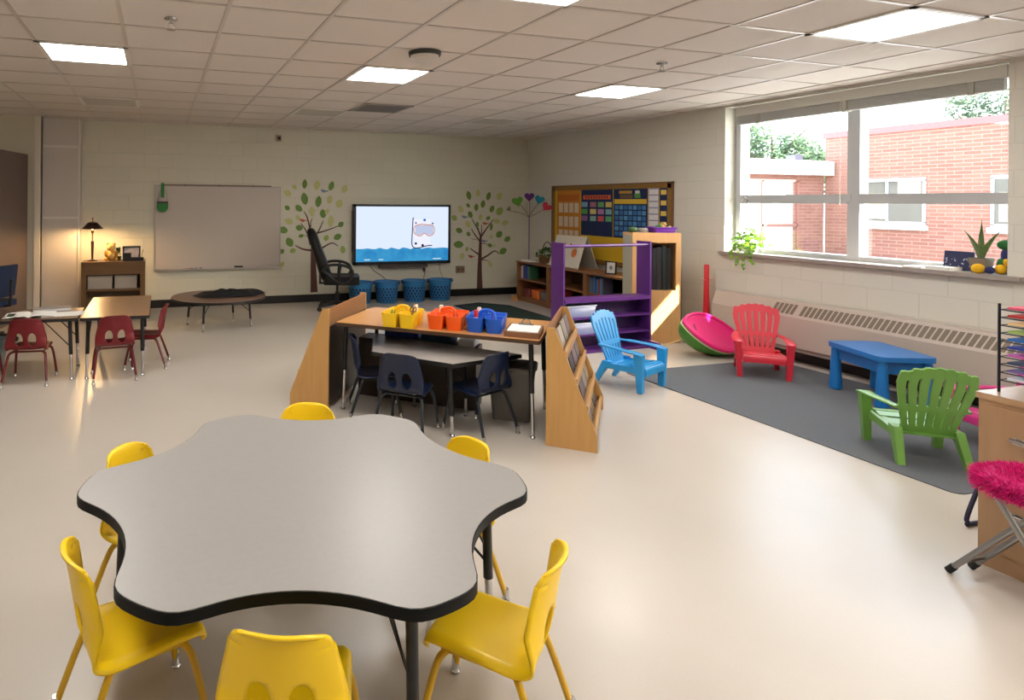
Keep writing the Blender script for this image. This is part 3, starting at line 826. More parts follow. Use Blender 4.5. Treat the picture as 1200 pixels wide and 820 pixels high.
# low dark shelf unit standing under the far half of the table, its back to the camera
t = thing('low_shelf_unit', 'low dark walnut shelf unit tucked under the far half of the maple table', 'shelf', (mid.x, mid.y, 0), ANG)
DW = wood('dark_walnut', (58, 40, 30), (40, 28, 20), axis=(1.2, 12, 12), rough=.5)
MB().box(-.735, .22, .075, .28, .44, .46, .003).build('top', DW, t)
MB().box(-.735, .22, .075, .09, 0, .44).build('back_panel', DW, t)
for x in (-.735, .20): MB().box(x, x + .02, .09, .28, 0, .44).build('side_panel', DW, t)
MB().box(-.715, .20, .09, .27, .22, .24).build('shelf', DW, t); MB().box(-.715, .20, .09, .27, .03, .05).build('shelf', DW, t)
def under(x, y): p = mid + E1 * x + E2 * y; return (p.x, p.y, .4605)
for x, rgb, nm, lab in ((-.40, (30, 62, 132), 'blue', 'blue fabric bin on the walnut unit under the table, below the yellow caddy'), (-.10, (22, 60, 84), 'teal', 'dark teal fabric bin on the walnut unit under the table, below the orange caddy')):
    b2 = thing('fabric_bin', lab, 'bin', under(x, .20), ANG, 'fabric bins under the maple table')
    FB = mat('fabric_' + nm, rgb, rough=.9, noise=.2, nscale=60)
    q = MB(); q.box(-.12, .12, -.10, .10, 0, .006); q.box(-.12, .12, -.10, -.094, 0, .105, .002); q.box(-.12, .12, .094, .10, 0, .105, .002); q.box(-.12, -.114, -.10, .10, 0, .105, .002); q.box(.114, .12, -.10, .10, 0, .105, .002); q.build('bin_body', FB, b2)
    q = MB(); q.tube(smooth_path([(-.04, -.101, .08), (-.03, -.113, .06), (.03, -.113, .06), (.04, -.101, .08)], 4), .005, 6); q.build('handle', mat('blue_strap', (20, 40, 90), rough=.8), b2)
tag(MB().box(-.06, .06, -.09, .09, 0, .05, .004).build('paper_pile', WHITE), 'white paper pile on the walnut unit end beside the waste bin', 'paper', loc=under(.135, .20), rz=ANG)

# ------------------------------------------------------------------ craft caddies
def make_caddy(pm, name, label, group):
    t = thing(name, label, 'caddy', group=group)
    sw, sd = .118, .145; g_ = .006
    for sx in (-1, 1):
        for sy in (-1, 1):
            cx, cy = sx * (sw / 2 + g_), sy * (sd / 2 + g_)
            q = MB(); a = rounded(-sw / 2 + .012, sw / 2 - .012, -sd / 2 + .012, sd / 2 - .012, .016, 3); b_ = rounded(-sw / 2, sw / 2, -sd / 2, sd / 2, .022, 3); n = len(a)
            R = []
            for z, f in ((.002, 0), (.108, .9), (.115, 1.06)):
                R.append([q.bm.verts.new((cx + a[i][0] + (b_[i][0] - a[i][0]) * f, cy + a[i][1] + (b_[i][1] - a[i][1]) * f, z)) for i in range(n)])
            q.bm.faces.new(R[0][::-1])
            for A, B in zip(R, R[1:]):
                for i in range(n): q.bm.faces.new((A[i], A[(i + 1) % n], B[(i + 1) % n], B[i]))
            o = q.build('cup', pm, t, smooth=.8); md = o.modifiers.new('t', 'SOLIDIFY'); md.thickness = .003; md.offset = 0
    q = MB(); q.box(-.055, .055, -.007, .007, .03, .125, .004); q.tube(smooth_path([(-.05, 0, .11), (-.046, 0, .132), (-.028, 0, .150), (0, 0, .156), (.028, 0, .150), (.046, 0, .132), (.05, 0, .11)], 5), .0125, 10); q.build('handle', pm, t)
    return t
CY_, COr, CB = mat('caddy_yellow', (252, 206, 22), rough=.35), mat('caddy_orange', (250, 98, 24), rough=.35), mat('caddy_blue', (18, 92, 206), rough=.35)
ca = make_caddy(CY_, 'craft_caddy', 'yellow four-cup craft caddy with scissors, on the maple table', 'craft caddies on the maple table')
TT = .6605
CR = radians(-38)
ca.scale = (1, 1, .88); ca.location = (1.716, 4.273, TT); ca.rotation_euler = (0, 0, CR)
cb = dup(ca, 'orange four-cup craft caddy in the middle of the row on the maple table', (2.005, 4.118, TT), CR, swap={CY_: COr})
cc = dup(ca, 'blue four-cup craft caddy with a glue bottle, on the maple table', (2.225, 3.955, TT), CR, swap={CY_: CB})
def put(base, dx, dy, dz, rz):
    c, s = cos(base.rotation_euler.z), sin(base.rotation_euler.z); l = base.location
    return (l.x + dx * c - dy * s, l.y + dx * s + dy * c, l.z + dz)
# scissors, glue, crayons
t = thing('scissors', 'dark handled scissors standing in the yellow caddy', 'scissors', put(ca, .07, -.06, .006, 0), .4, rot=(.12, .15, .4))
for s in (-1, 1):
    q = MB(); q.tube([(s * .016 + .013 * cos(a * pi / 6), .0, .118 + .017 * sin(a * pi / 6)) for a in range(12)], .0038, 6, closed=True); q.build('handle', mat('scissor_grip', (70, 52, 62), rough=.5), t)
q = MB(); q.bar((-.004, .002, .006), (.008, .002, .105), .011, .002); q.bar((.004, -.001, .006), (-.008, -.001, .105), .011, .002); q.build('blades', STEEL, t)
def glue(c, dx, dy, capm, label):
    t = thing('glue_stick', label, 'glue', put(c, dx, dy, .007, 0), rot=(.03, .02, 0), group='glue sticks in the caddies')
    MB().lathe([(0, 0), (.014, 0), (.0145, .085), (.0135, .088)], 16).build('barrel', mat('glue_white', (238, 236, 232), rough=.4), t)
    MB().lathe([(.0145, .086), (.0152, .09), (.0152, .128), (.012, .134), (0, .134)], 16).build('cap', capm, t)
glue(cc, -.07, -.06, mat('cap_red', (214, 40, 44), rough=.4), 'red capped glue stick in the front cup of the blue caddy')
glue(cc, -.07, .07, mat('cap_blush', (244, 214, 206), rough=.4), 'pale pink capped glue stick in the rear cup of the blue caddy')
glue(cb, -.07, .06, mat('cap_cream', (250, 226, 200), rough=.4), 'cream capped glue stick in the orange caddy')
glue(ca, .075, .07, mat('cap_cream', (250, 226, 200), rough=.4), 'cream capped glue stick in the yellow caddy')
cr0 = None
def crayon(c, dx, dy, rgbname, rgb, tilt, label):
    t = thing('crayon', label, 'crayon', put(c, dx, dy, .006, 0), rot=tilt, group='crayons in the caddies')
    m_ = mat('crayon_' + rgbname, rgb, rough=.6)
    MB().lathe([(0, 0), (.005, 0), (.005, .098), (.0042, .1), (.0018, .115), (0, .115)], 10).build('wax', m_, t)
    MB().lathe([(.0053, .012), (.0056, .012), (.0056, .086), (.0053, .086)], 10).build('wrapper', m_, t)
for i, (c, cn, dx, dy, nm, rgb) in enumerate(((ca, 'yellow', -.06, -.075, 'olive', (150, 140, 40)), (ca, 'yellow', -.085, -.05, 'green', (40, 130, 60)), (cb, 'orange', .05, -.07, 'brown', (120, 60, 40)), (cb, 'orange', .08, -.05, 'red', (200, 30, 40)), (cb, 'orange', -.06, -.06, 'pink', (240, 120, 130)), (cc, 'blue', .05, -.06, 'purple', (110, 60, 150)), (cc, 'blue', .085, -.08, 'sky', (80, 160, 230)))):
    crayon(c, dx, dy, nm, rgb, (.2 * sin(i * 2.1), .2 * cos(i * 1.7), i), '%s crayon leaning in a cup of the %s caddy' % (nm, cn))
# clipboard case with papers
cp = A2 + E2 * .22 - E1 * .17
t = thing('storage_clipboard', 'brown box clipboard with white papers under its clip, on the maple table', 'clipboard', (cp.x, cp.y, TT), ANG + radians(2))
MB().box(-.115, .115, -.155, .155, 0, .035, .005).build('case', mat('clipboard_brown', (132, 92, 66), rough=.5, noise=.1), t)
MB().box(-.10, .10, -.13, .12, .0355, .040).build('papers', WHITE, t)
q = MB(); q.box(-.05, .05, .10, .135, .040, .047, .002); q.tube(smooth_path([(-.03, .118, .047), (-.02, .118, .07), (0, .118, .078), (.02, .118, .07), (.03, .118, .047)], 4), .004, 6)
q.build('clip', STEEL, t)
# ------------------------------------------------------------------ back wall: whiteboard, decals, display, baskets
def wallrot(): return 0.0
wbx = (-.058, 1.792); wbz = (.545, 1.785)
t = thing('whiteboard', 'large blank grey-white marker board with an aluminium tray', 'whiteboard', ((wbx[0] + wbx[1]) / 2, YB, wbz[0]))
a = (wbx[1] - wbx[0]) / 2; h = wbz[1] - wbz[0]
WBM = mat('whiteboard_face', (196, 186, 178), rough=.25)
ALF = mat('alu_frame', (176, 170, 166), rough=.35, metal=.6)
MB().box(-a + .01, a - .01, -.016, -.001, .01, h - .01).build('board', WBM, t)
f = MB()
f.box(-a, -a + .02, -.022, -.001, 0, h, .002); f.box(a - .02, a, -.022, -.001, 0, h, .002); f.box(-a, a, -.022, -.001, 0, .02, .002); f.box(-a, a, -.022, -.001, h - .02, h, .002)
f.build('frame', ALF, t)
f = MB(); f.box(-a, a, -.075, -.02, -.004, .012, .003); f.box(-a, a, -.078, -.072, -.004, .022, .002); f.build('marker_tray', ALF, t)
f = MB(); f.box(-a + .13, a - .15, -.034, -.02, h - .012, h + .012, .003)
f.build('map_rail', mat('rail_bronze', (126, 108, 94), rough=.4), t)
for x in (-.5, 0, .5):
    MB().box(x - .012, x + .012, -.04, -.02, h - .018, h + .016, .002).build('rail_clip', mat('rail_bronze', (126, 108, 94)), t)
t = thing('board_eraser', 'black felt eraser on the marker board tray', 'eraser', (1.155, YB - .048, .5575))
MB().box(-.062, .062, -.02, .02, .012, .032, .008).build('grip', BLACKP, t); MB().box(-.062, .062, -.02, .02, 0, .012, .002).build('felt', mat('felt_grey', (40, 40, 42), rough=.95), t)
for i, (x, rgb, nm) in enumerate(((.42, (190, 120, 80), 'tan'), (.49, (120, 130, 190), 'blue'), (.55, (200, 196, 190), 'white'))):
    t = thing('marker_pen', 'small %s marker pen lying on the marker board tray' % nm, 'marker', (x - .05, YB - .055 + .006 * i, .5665), group='marker pens on the tray')
    MB().tube([(0, 0, 0), (.085, 0, 0)], .0085, 10).build('barrel', mat('pen_%s' % nm, rgb, rough=.4), t); MB().tube([(.08, 0, 0), (.12, 0, 0)], .0088, 10).build('cap', mat('pen_cap_dark', (50, 48, 60), rough=.4), t)
# green hanging pouch
GR = mat('green_felt', (58, 132, 72), rough=.85, noise=.15)
t = thing('hanging_pouch', 'green pouch with a tall strap hanging off the marker board corner', 'pouch', (.055, YB - .042, 1.40))
q = MB(); q.box(-.022, .022, -.016, -.002, .20, .41, .006); q.build('strap', GR, t)
q = MB(); pts = [(-.075, .12), (-.08, .06), (-.06, .015), (-.02, -.005), (.02, -.005), (.06, .015), (.08, .06), (.075, .12)]
q.prism(pts, 0, .05, .012, Matrix.Rotation(pi / 2, 4, 'X')); q.build('pocket', GR, t)
q = MB(); q.box(-.078, .078, -.058, -.002, .118, .142, .006); q.build('band', mat('pouch_band', (70, 50, 52), rough=.7), t)
q = MB(); q.box(-.04, .04, -.04, -.006, .14, .20, .008); q.build('notepad', mat('pouch_note', (200, 184, 186), rough=.7), t)
q = MB(); q.tube([(-.07, -.01, .14), (-.045, -.01, .25), (0, -.01, .36)], .003, 6); q.tube([(.07, -.01, .14), (.06, -.01, .25), (.022, -.01, .36)], .003, 6); q.build('cord', mat('pouch_cord', (120, 150, 110), rough=.8), t)
# small wall devices
t = thing('wall_sounder', 'small dark brown device high on the wall above the marker board', 'alarm', (1.755, YB, 2.48))
MB().box(-.035, .035, -.035, -.001, 0, .09, .006).build('housing', mat('device_brown', (150, 134, 112), rough=.5), t); MB().lathe([(0, .004), (.022, .004), (.026, 0)], 16, Matrix.Translation((0, -.035, .045)) @ Matrix.Rotation(pi / 2, 4, 'X')).build('grille', BLACKP, t)
t = thing('wall_outlet', 'tan outlet box on the wall between display screen and painted tree', 'outlet', (4.84, YB, .39))
MB().box(-.075, .075, -.03, -.001, 0, .11, .006).build('cover_plate', mat('outlet_tan', (136, 112, 88), rough=.5), t)
q = MB()
for s in (-1, 1): q.cbox((s * .035, -.031, .055), (.03, .004, .05), .001)
q.build('socket', mat('outlet_dark', (96, 78, 62), rough=.5), t)

# ---- tree decals (flat stickers a hair off the wall)
BRK = mat('decal_bark', (92, 56, 48), rough=.7, noise=.15)
LG = [mat('decal_leaf_dark', (112, 146, 66), rough=.7, noise=.2, nscale=40), mat('decal_leaf_mid', (158, 178, 92), rough=.7, noise=.15, nscale=40), mat('decal_leaf_pale', (196, 196, 130), rough=.7, noise=.1, nscale=40)]
def decal_tree(label, x0, z0, mirror, leaves, branches, trunk, birds):
    t = thing('tree_decal', label, 'wall sticker', (x0, YB - .0015, z0), group='tree stickers on the back wall')
    q = MB()
    def ribbon(pts, wd):
        pp = smooth_path([(p[0], 0, p[1]) for p in pts], 4); n = len(pp)
        L_, R_ = [], []
        for i, p in enumerate(pp):
            d_ = (pp[min(i + 1, n - 1)] - pp[max(i - 1, 0)]).normalized(); nn = Vector((-d_.z, 0, d_.x))
            w_i = wd[0] + (wd[1] - wd[0]) * i / (n - 1)
            L_.append(p + nn * w_i); R_.append(p - nn * w_i)
        lf_ = [q.bm.verts.new(v) for v in L_]; rt_ = [q.bm.verts.new(v) for v in R_]
        for i in range(n - 1): q.bm.faces.new((lf_[i], lf_[i + 1], rt_[i + 1], rt_[i]))
    for pts, wd in trunk + branches: ribbon(pts, wd)
    for v in q.bm.verts: v.co.y = 0
    o = q.build('trunk', BRK, t, smooth=0)
    q = MB()
    for i, (lx, lz, ln, wdt, an, mi) in enumerate(leaves):
        c, s = cos(an), sin(an); pts = []
        for k in range(12):
            a = 2 * pi * k / 12; u = cos(a) * ln / 2; v = sin(a) * wdt / 2 * (1 - .35 * cos(a) ** 2 * (1 if cos(a) > 0 else .6))
            pts.append((lx + u * c - v * s, -.0006 - .00002 * i, lz + u * s + v * c))
        q.poly(pts, mi)
    q.build('leaves', LG, t, smooth=0)
    for bx, bz, m_ in birds:
        q = MB(); q.poly([(bx + .035 * cos(a), -.002, bz + .022 * sin(a)) for a in [2 * pi * k / 12 for k in range(12)]]); q.poly([(bx + .025, -.002, bz), (bx + .065, -.002, bz + .02), (bx + .06, -.002, bz - .012)]); q.poly([(bx - .035 + .016 * cos(a), -.0021, bz + .016 + .016 * sin(a)) for a in [2 * pi * k / 10 for k in range(10)]])
        q.build('bird', m_, t, smooth=0)
    return t
# pixel measurements of the two stickers turned into metres on the wall (0.0147 m a pixel near the first, 0.0148 the second)
BB = mat('decal_bird_blue', (120, 136, 170), rough=.7); BO = mat('decal_bird_orange', (190, 100, 66), rough=.7); BP = mat('decal_bird_red', (170, 70, 76), rough=.7)
def dl(px, py, sc, ox, oy, k): return ((px / sc - ox) * k, -(py / sc - oy) * k)
L1 = []
for px, py, ln, w_, an, mi in ((222, 92, 60, 32, 85, 0), (300, 98, 62, 40, 80, 2), (392, 102, 62, 36, 70, 0), (158, 112, 34, 26, 140, 2), (115, 150, 52, 40, 150, 2), (222, 183, 76, 44, 100, 0), (310, 200, 72, 40, 82, 0), (382, 186, 56, 36, 80, 2), (445, 212, 56, 48, 60, 2), (478, 120, 54, 40, 60, 2), (114, 240, 36, 30, 150, 0), (186, 242, 52, 36, 140, 0), (268, 262, 62, 34, 95, 2), (340, 275, 56, 42, 100, 0), (365, 262, 40, 26, 60, 2), (125, 322, 56, 40, 160, 2), (180, 300, 38, 26, 120, 2), (190, 362, 46, 38, 170, 0), (390, 322, 76, 40, 85, 2), (456, 342, 42, 34, 40, 0), (90, 375, 58, 44, 165, 0), (130, 450, 62, 48, 120, 0), (202, 412, 34, 24, 10, 0), (362, 426, 40, 34, 60, 1), (436, 420, 54, 40, 25, 0), (82, 506, 36, 30, 30, 0), (150, 502, 40, 32, 20, 1), (470, 500, 50, 36, 100, 1), (85, 585, 40, 26, 60, 2)):
    x, z = dl(px, py, 5.857, 47.5, 131.5, .01475); L1.append((x, z, ln / 5.857 * .01475, w_ / 5.857 * .01475, radians(an), mi))
def P1(*pp): return [dl(px, py, 5.857, 47.5, 131.5, .01475) for px, py in pp]
decal_tree('painted tree sticker half hidden behind the black office chair', 2.31, .125, False, L1,
    [(P1((265, 400), (240, 300), (218, 262)), (.014, .006)), (P1((262, 470), (235, 385), (200, 335)), (.014, .006)), (P1((262, 360), (262, 325), (272, 305)), (.01, .005)), (P1((290, 420), (318, 372), (342, 318)), (.014, .006)),
     (P1((285, 400), (360, 380), (440, 352)), (.014, .006)), (P1((290, 520), (350, 480), (400, 458), (440, 478)), (.016, .006)), (P1((268, 502), (215, 494), (165, 470)), (.017, .007)), (P1((250, 420), (215, 405)), (.006, .003))],
    [(P1((287, 762), (282, 640), (278, 500), (275, 380)), (.058, .026))], [(*P1((345, 135))[0], BB), (*P1((212, 318))[0], BO)])
L2_ = []
for px, py, ln, w_, an, mi in ((140, 92, 60, 36, 105, 0), (208, 76, 50, 34, 85, 2), (286, 95, 58, 34, 70, 0), (368, 95, 56, 44, 60, 2), (136, 158, 34, 24, 140, 0), (196, 170, 50, 32, 88, 0), (245, 148, 52, 34, 80, 0), (312, 180, 50, 34, 65, 0), (370, 195, 62, 50, 50, 1), (82, 182, 50, 38, 130, 2), (152, 218, 48, 34, 115, 0), (228, 235, 44, 32, 90, 2), (284, 242, 34, 26, 30, 0), (36, 240, 46, 36, 150, 1), (136, 282, 50, 36, 120, 2), (205, 282, 36, 22, 100, 0), (308, 300, 50, 24, 80, 0), (350, 262, 50, 36, 0, 2), (412, 272, 54, 36, 20, 2), (72, 322, 50, 36, 165, 0), (140, 346, 34, 28, 130, 0), (368, 350, 54, 44, 35, 0), (308, 365, 30, 20, 80, 2), (68, 414, 72, 48, 178, 0), (430, 382, 52, 38, 25, 0), (298, 422, 40, 26, 165, 0), (332, 425, 26, 18, 60, 2), (130, 445, 34, 24, 75, 1), (398, 462, 60, 44, 25, 0), (96, 490, 44, 36, 60, 2), (300, 545, 50, 28, 120, 2)):
    x, z = dl(px, py, 5.854, 38.5, 121.5, .0150); L2_.append((x, z, ln / 5.854 * .015, w_ / 5.854 * .015, radians(an), mi))
def P2(*pp): return [dl(px, py, 5.854, 38.5, 121.5, .0150) for px, py in pp]
decal_tree('painted tree sticker fully in view by the corner bookcase', 5.215, .10, False, L2_,
    [(P2((232, 360), (205, 310), (165, 248)), (.016, .006)), (P2((225, 395), (190, 355), (160, 310)), (.015, .006)), (P2((232, 365), (270, 315), (325, 248)), (.018, .006)), (P2((220, 350), (208, 290)), (.008, .004)), (P2((236, 345), (236, 285)), (.01, .005)), (P2((222, 485), (190, 465), (152, 440)), (.016, .007)), (P2((238, 512), (285, 488), (335, 460), (372, 482)), (.018, .006)), (P2((232, 408), (265, 412), (285, 418)), (.007, .003)), (P2((240, 518), (285, 524)), (.008, .004)), (P2((200, 385), (160, 376)), (.005, .003))],
    [(P2((226, 708), (224, 600), (226, 480), (230, 355)), (.056, .02))], [(*P2((110, 235))[0], BB), (*P2((262, 278))[0], BO), (*P2((255, 395))[0], BB), (*P2((160, 495))[0], BP)])

# ---- wall display
x0, x1, z0, z1 = 2.945, 4.615, .565, 1.525
t = thing('display_screen', 'big black framed classroom screen showing a blue sea and diving mask drawing', 'screen', ((x0 + x1) / 2, YB - .012, z0))
a = (x1 - x0) / 2; h = z1 - z0; b_ = .035
f = MB()
for q0 in ((-a, a, 0, b_ + .012), (-a, a, h - b_, h)): f.box(q0[0], q0[1], -.09, -.0, q0[2], q0[3], .006)
f.box(-a, -a + b_, -.09, 0, 0, h, .006); f.box(a - b_, a, -.09, 0, 0, h, .006); f.box(-a + .01, a - .01, -.07, .0, .01, h - .01)
f.build('bezel', mat('screen_bezel', (18, 18, 30), rough=.35), t)
f = MB(); f.box(-.40, .42, -.11, -.02, -.055, -.002, .012); f.build('sound_bar', mat('soundbar_grey', (70, 62, 58), rough=.5), t)
f = MB(); f.box(-a - .012, -a + .001, -.05, -.01, .2, h - .1, .004); f.box(a - .001, a + .014, -.05, -.01, .25, .40, .004); f.box(a - .001, a + .014, -.05, -.01, .66, .80, .004); f.build('side_clip', mat('soundbar_grey', (70, 62, 58)), t)
sx0, sx1, sz0, sz1 = -a + b_, a - b_, b_ + .012, h - b_
sw, sh = sx1 - sx0, sz1 - sz0
scr = MB().box(sx0, sx1, -.0725, -.07, sz0, sz1).build('panel', emis('screen_white', (214, 226, 244), .52), t, smooth=0)
def sp(u, v, d=0): return (sx0 + u * sw, -.0735 - d, sz0 + (1 - v) * sh)
sea = bpy.data.materials.new('screen_sea'); sea.use_nodes = True; nt = sea.node_tree; nt.nodes.clear()
e = nt.nodes.new('ShaderNodeEmission'); oo = nt.nodes.new('ShaderNodeOutputMaterial'); tcx = nt.nodes.new('ShaderNodeTexCoord'); nz = nt.nodes.new('ShaderNodeTexNoise'); nz.inputs['Scale'].default_value = 7; mxx = nt.nodes.new('ShaderNodeMix'); mxx.data_type = 'RGBA'
mxx.inputs['A'].default_value = lin((20, 110, 180)); mxx.inputs['B'].default_value = lin((80, 180, 226))
nt.links.new(tcx.outputs['Object'], nz.inputs['Vector']); nt.links.new(nz.outputs['Fac'], mxx.inputs['Factor']); nt.links.new(mxx.outputs['Result'], e.inputs['Color']); e.inputs['Strength'].default_value = .45; nt.links.new(e.outputs[0], oo.inputs['Surface'])
q = MB(); top = [(i / 24, .765 + .012 * sin(i * 1.9) + .008 * sin(i * 4.1)) for i in range(25)]
q.poly([sp(0, 1), sp(1, 1)] + [sp(u, v) for u, v in top[::-1]]); q.build('sea_picture', sea, scr, smooth=0)
def outline(pts, w_, m_, nm, d=.0008, closed=False):
    q = MB(); pp = [Vector(sp(u, v, d)) for u, v in pts]
    pp = smooth_path(pp, 4)
    n = len(pp); Lv, Rv = [], []
    for i, p in enumerate(pp):
        dd = (pp[min(i + 1, n - 1)] - pp[max(0, i - 1)]).normalized(); nn = Vector((-dd.z, 0, dd.x)) * w_
        Lv.append(q.bm.verts.new(p + nn)); Rv.append(q.bm.verts.new(p - nn))
    for i in range(n - 1): q.bm.faces.new((Lv[i], Lv[i + 1], Rv[i + 1], Rv[i]))
    q.build(nm, m_, scr, smooth=0)
INK = emis('screen_ink', (40, 38, 78), .45); ORG = emis('screen_orange', (214, 140, 110), .45); LIL = emis('screen_lilac', (196, 206, 236), .45); BLU = emis('screen_blue', (40, 120, 200), .45)
q = MB(); q.poly([sp(u, v, .0004) for u, v in ((.615, .23), (.615, .75), (.80, .75), (.80, .23))]); q.build('page_picture', emis('screen_paper', (232, 234, 246), .50), scr, smooth=0)
q = MB(); q.poly([sp(u, v, .0006) for u, v in ((.635, .34), (.83, .34), (.835, .50), (.79, .53), (.735, .49), (.68, .53), (.63, .49))]); q.build('lens_picture', LIL, scr, smooth=0)
outline([(.635, .35), (.70, .325), (.76, .335), (.82, .345), (.845, .42), (.83, .51), (.78, .54), (.735, .49), (.69, .54), (.63, .50), (.615, .42), (.635, .35)], .007, ORG, 'mask_picture')
outline([(.607, .225), (.603, .40), (.597, .62), (.60, .71), (.625, .76), (.68, .76), (.76, .725), (.82, .72)], .008, INK, 'snorkel_picture')
for u, v, r, m_ in ((.735, .245, .022, BLU), (.64, .30, .014, INK), (.825, .31, .014, INK), (.61, .215, .012, INK), (.64, .68, .02, INK), (.715, .715, .022, INK)):
    q = MB(); q.poly([tuple(Vector(sp(u, v, .0012)) + Vector((r * 1.1 * cos(k), 0, r * sin(k)))) for k in [2 * pi * i / 12 for i in range(12)]]); q.build('dot_picture', m_, scr, smooth=0)
q = MB()
for u, w_ in ((.09, .06), (.24, .05), (.83, .09)): q.poly([sp(u, .955, .0006), sp(u + w_, .955, .0006), sp(u + w_, .975, .0006), sp(u, .975, .0006)])
q.build('toolbar_picture', emis('screen_tool', (200, 224, 236), .45), scr, smooth=0)

# ---- blue lattice baskets
bm_ = bpy.data.materials.new('blue_lattice'); bm_.use_nodes = True; N = bm_.node_tree.nodes; Lk = bm_.node_tree.links; pb = N['Principled BSDF']; pb.inputs['Roughness'].default_value = .45
tcx = N.new('ShaderNodeTexCoord'); sp_ = N.new('ShaderNodeSeparateXYZ'); Lk.new(tcx.outputs['Object'], sp_.inputs[0])
at2 = N.new('ShaderNodeMath'); at2.operation = 'ARCTAN2'; Lk.new(sp_.outputs[1], at2.inputs[0]); Lk.new(sp_.outputs[0], at2.inputs[1])
def mnode(op, a_, b_=None):
    n_ = N.new('ShaderNodeMath'); n_.operation = op
    for i, v in enumerate((a_, b_)):
        if v is None: continue
        if isinstance(v, (int, float)): n_.inputs[i].default_value = v
        else: Lk.new(v, n_.inputs[i])
    return n_.outputs[0]
ax = mnode('MULTIPLY', at2.outputs[0], 20 / (2 * pi)); az = mnode('MULTIPLY', sp_.outputs[2], 11.0)
f1 = mnode('ABSOLUTE', mnode('SUBTRACT', mnode('FRACT', mnode('ADD', ax, az)), .5)); f2 = mnode('ABSOLUTE', mnode('SUBTRACT', mnode('FRACT', mnode('SUBTRACT', ax, az)), .5))
hole = mnode('GREATER_THAN', mnode('MINIMUM', mnode('SUBTRACT', .5, f1), mnode('SUBTRACT', .5, f2)), .17)
band = mnode('MULTIPLY', hole, mnode('MULTIPLY', mnode('LESS_THAN', sp_.outputs[2], .24), mnode('GREATER_THAN', sp_.outputs[2], .035)))
mx_ = N.new('ShaderNodeMix'); mx_.data_type = 'RGBA'; mx_.inputs['A'].default_value = lin((48, 122, 180)); mx_.inputs['B'].default_value = lin((12, 40, 76)); Lk.new(band, mx_.inputs['Factor']); Lk.new(mx_.outputs['Result'], pb.inputs['Base Color'])
BLB = mat('basket_blue', (40, 110, 166), rough=.45)
def basket(loc, label, rz=0):
    t = thing('lattice_basket', label, 'basket', loc, rz, 'blue lattice baskets under the screen')
    q = MB(); q.lathe([(0, .002), (.15, .002), (.158, .012), (.185, .30), (.192, .325)], 32)
    o = q.build('basket_body', bm_, t, smooth=.8)
    bmx = bmesh.new(); bmx.from_mesh(o.data)
    for f_ in [f_ for f_ in bmx.faces if len(f_.verts) > 4 and f_.calc_center_median().z > .3]: bmx.faces.remove(f_)
    bmx.to_mesh(o.data); bmx.free()
    md = o.modifiers.new('t', 'SOLIDIFY'); md.thickness = .004
    q = MB(); q.tube([(.194 * cos(2 * pi * k / 32), .194 * sin(2 * pi * k / 32), .325) for k in range(32)], .009, 8, closed=True); q.build('rim', BLB, t)
    for s in (-1, 1):
        q = MB(); q.box(s * .197 - .016, s * .197 + .016, -.035, .035, .285, .335, .008); q.build('handle', mat('basket_lug', (34, 70, 110), rough=.5), t)
    return t
basket((2.98, 9.20, 0), 'blue lattice basket partly behind the seat of the black office chair')
basket((3.412, 9.19, 0), 'blue lattice basket second along from the office chair under the screen')
basket((3.885, 9.21, 0), 'blue lattice basket third along from the office chair under the screen')
basket((4.345, 9.24, 0), 'blue lattice basket under the screen end beside the outlet box')
q = MB(); q.tube(smooth_path([(3.24, YB - .02, .56), (3.30, YB - .03, .47), (3.40, YB - .06, .40), (3.44, 9.30, .34)], 4), .006, 6)
tag(q.build('power_cord', mat('cord_dark', (70, 66, 74), rough=.6)), 'dark cord sloping down from the screen into a basket', 'cord')
q = MB(); q.tube(smooth_path([(4.18, YB - .02, .56), (4.17, YB - .03, .48), (4.18, YB - .05, .40), (4.15, YB - .06, .25), (4.17, YB - .03, .02)], 4), .005, 6); q.cbox((4.18, YB - .03, .46), (.035, .03, .06), .006)
tag(q.build('screen_cable', mat('cord_maroon', (96, 56, 62), rough=.6)), 'dark red cable with a small plug hanging below the screen', 'cable')
q = MB(); q.tube(smooth_path([(4.46, YB - .02, .56), (4.47, YB - .02, .45), (4.52, YB - .03, .30), (4.60, YB - .02, .02)], 4), .004, 6)
tag(q.build('thin_cable', mat('cord_tan', (120, 104, 96), rough=.6)), 'thin tan cable hanging from the screen corner beside the last basket', 'cable')

# ---- black office chair, seen from its side (faces the screen end, +X)
t = thing('office_chair', 'black high-backed swivel office chair with loop arms before the tree sticker', 'chair', (2.50, 8.72, 0), face(.97, -.25))
LE = mat('black_leather', (11, 11, 12), rough=.5, spec=.3, noise=.2, nscale=20)
sec = [(-.17, .40, .20, .10), (-.19, .50, .24, .18), (-.225, .62, .26, .18), (-.265, .74, .26, .165), (-.315, .88, .245, .155), (-.36, 1.00, .215, .15), (-.39, 1.09, .185, .155), (-.405, 1.15, .15, .12), (-.41, 1.18, .09, .05)]
q = MB(); rings = []
for y, z, hw, th in sec:
    ring = []
    for k in range(20):
        a = 2 * pi * k / 20; ca_, sa_ = cos(a), sin(a)
        ring.append(q.bm.verts.new((hw * (abs(ca_) ** .5) * (1 if ca_ > 0 else -1), y + th / 2 * (abs(sa_) ** .6) * (1 if sa_ > 0 else -1) - .02 * 0, z)))
    rings.append(ring)
for A, B in zip(rings, rings[1:]):
    for k in range(20): q.bm.faces.new((A[k], A[(k + 1) % 20], B[(k + 1) % 20], B[k]))
q.bm.faces.new(rings[0][::-1]); q.bm.faces.new(rings[-1])
o = q.build('backrest', LE, t, smooth=1.2); md = o.modifiers.new('s', 'SUBSURF'); md.levels = 1; md.render_levels = 1
o = MB().prism(rounded(-.25, .25, -.22, .29, .07), .385, .50, .04, seg=3).build('seat', LE, t, smooth=1.2)
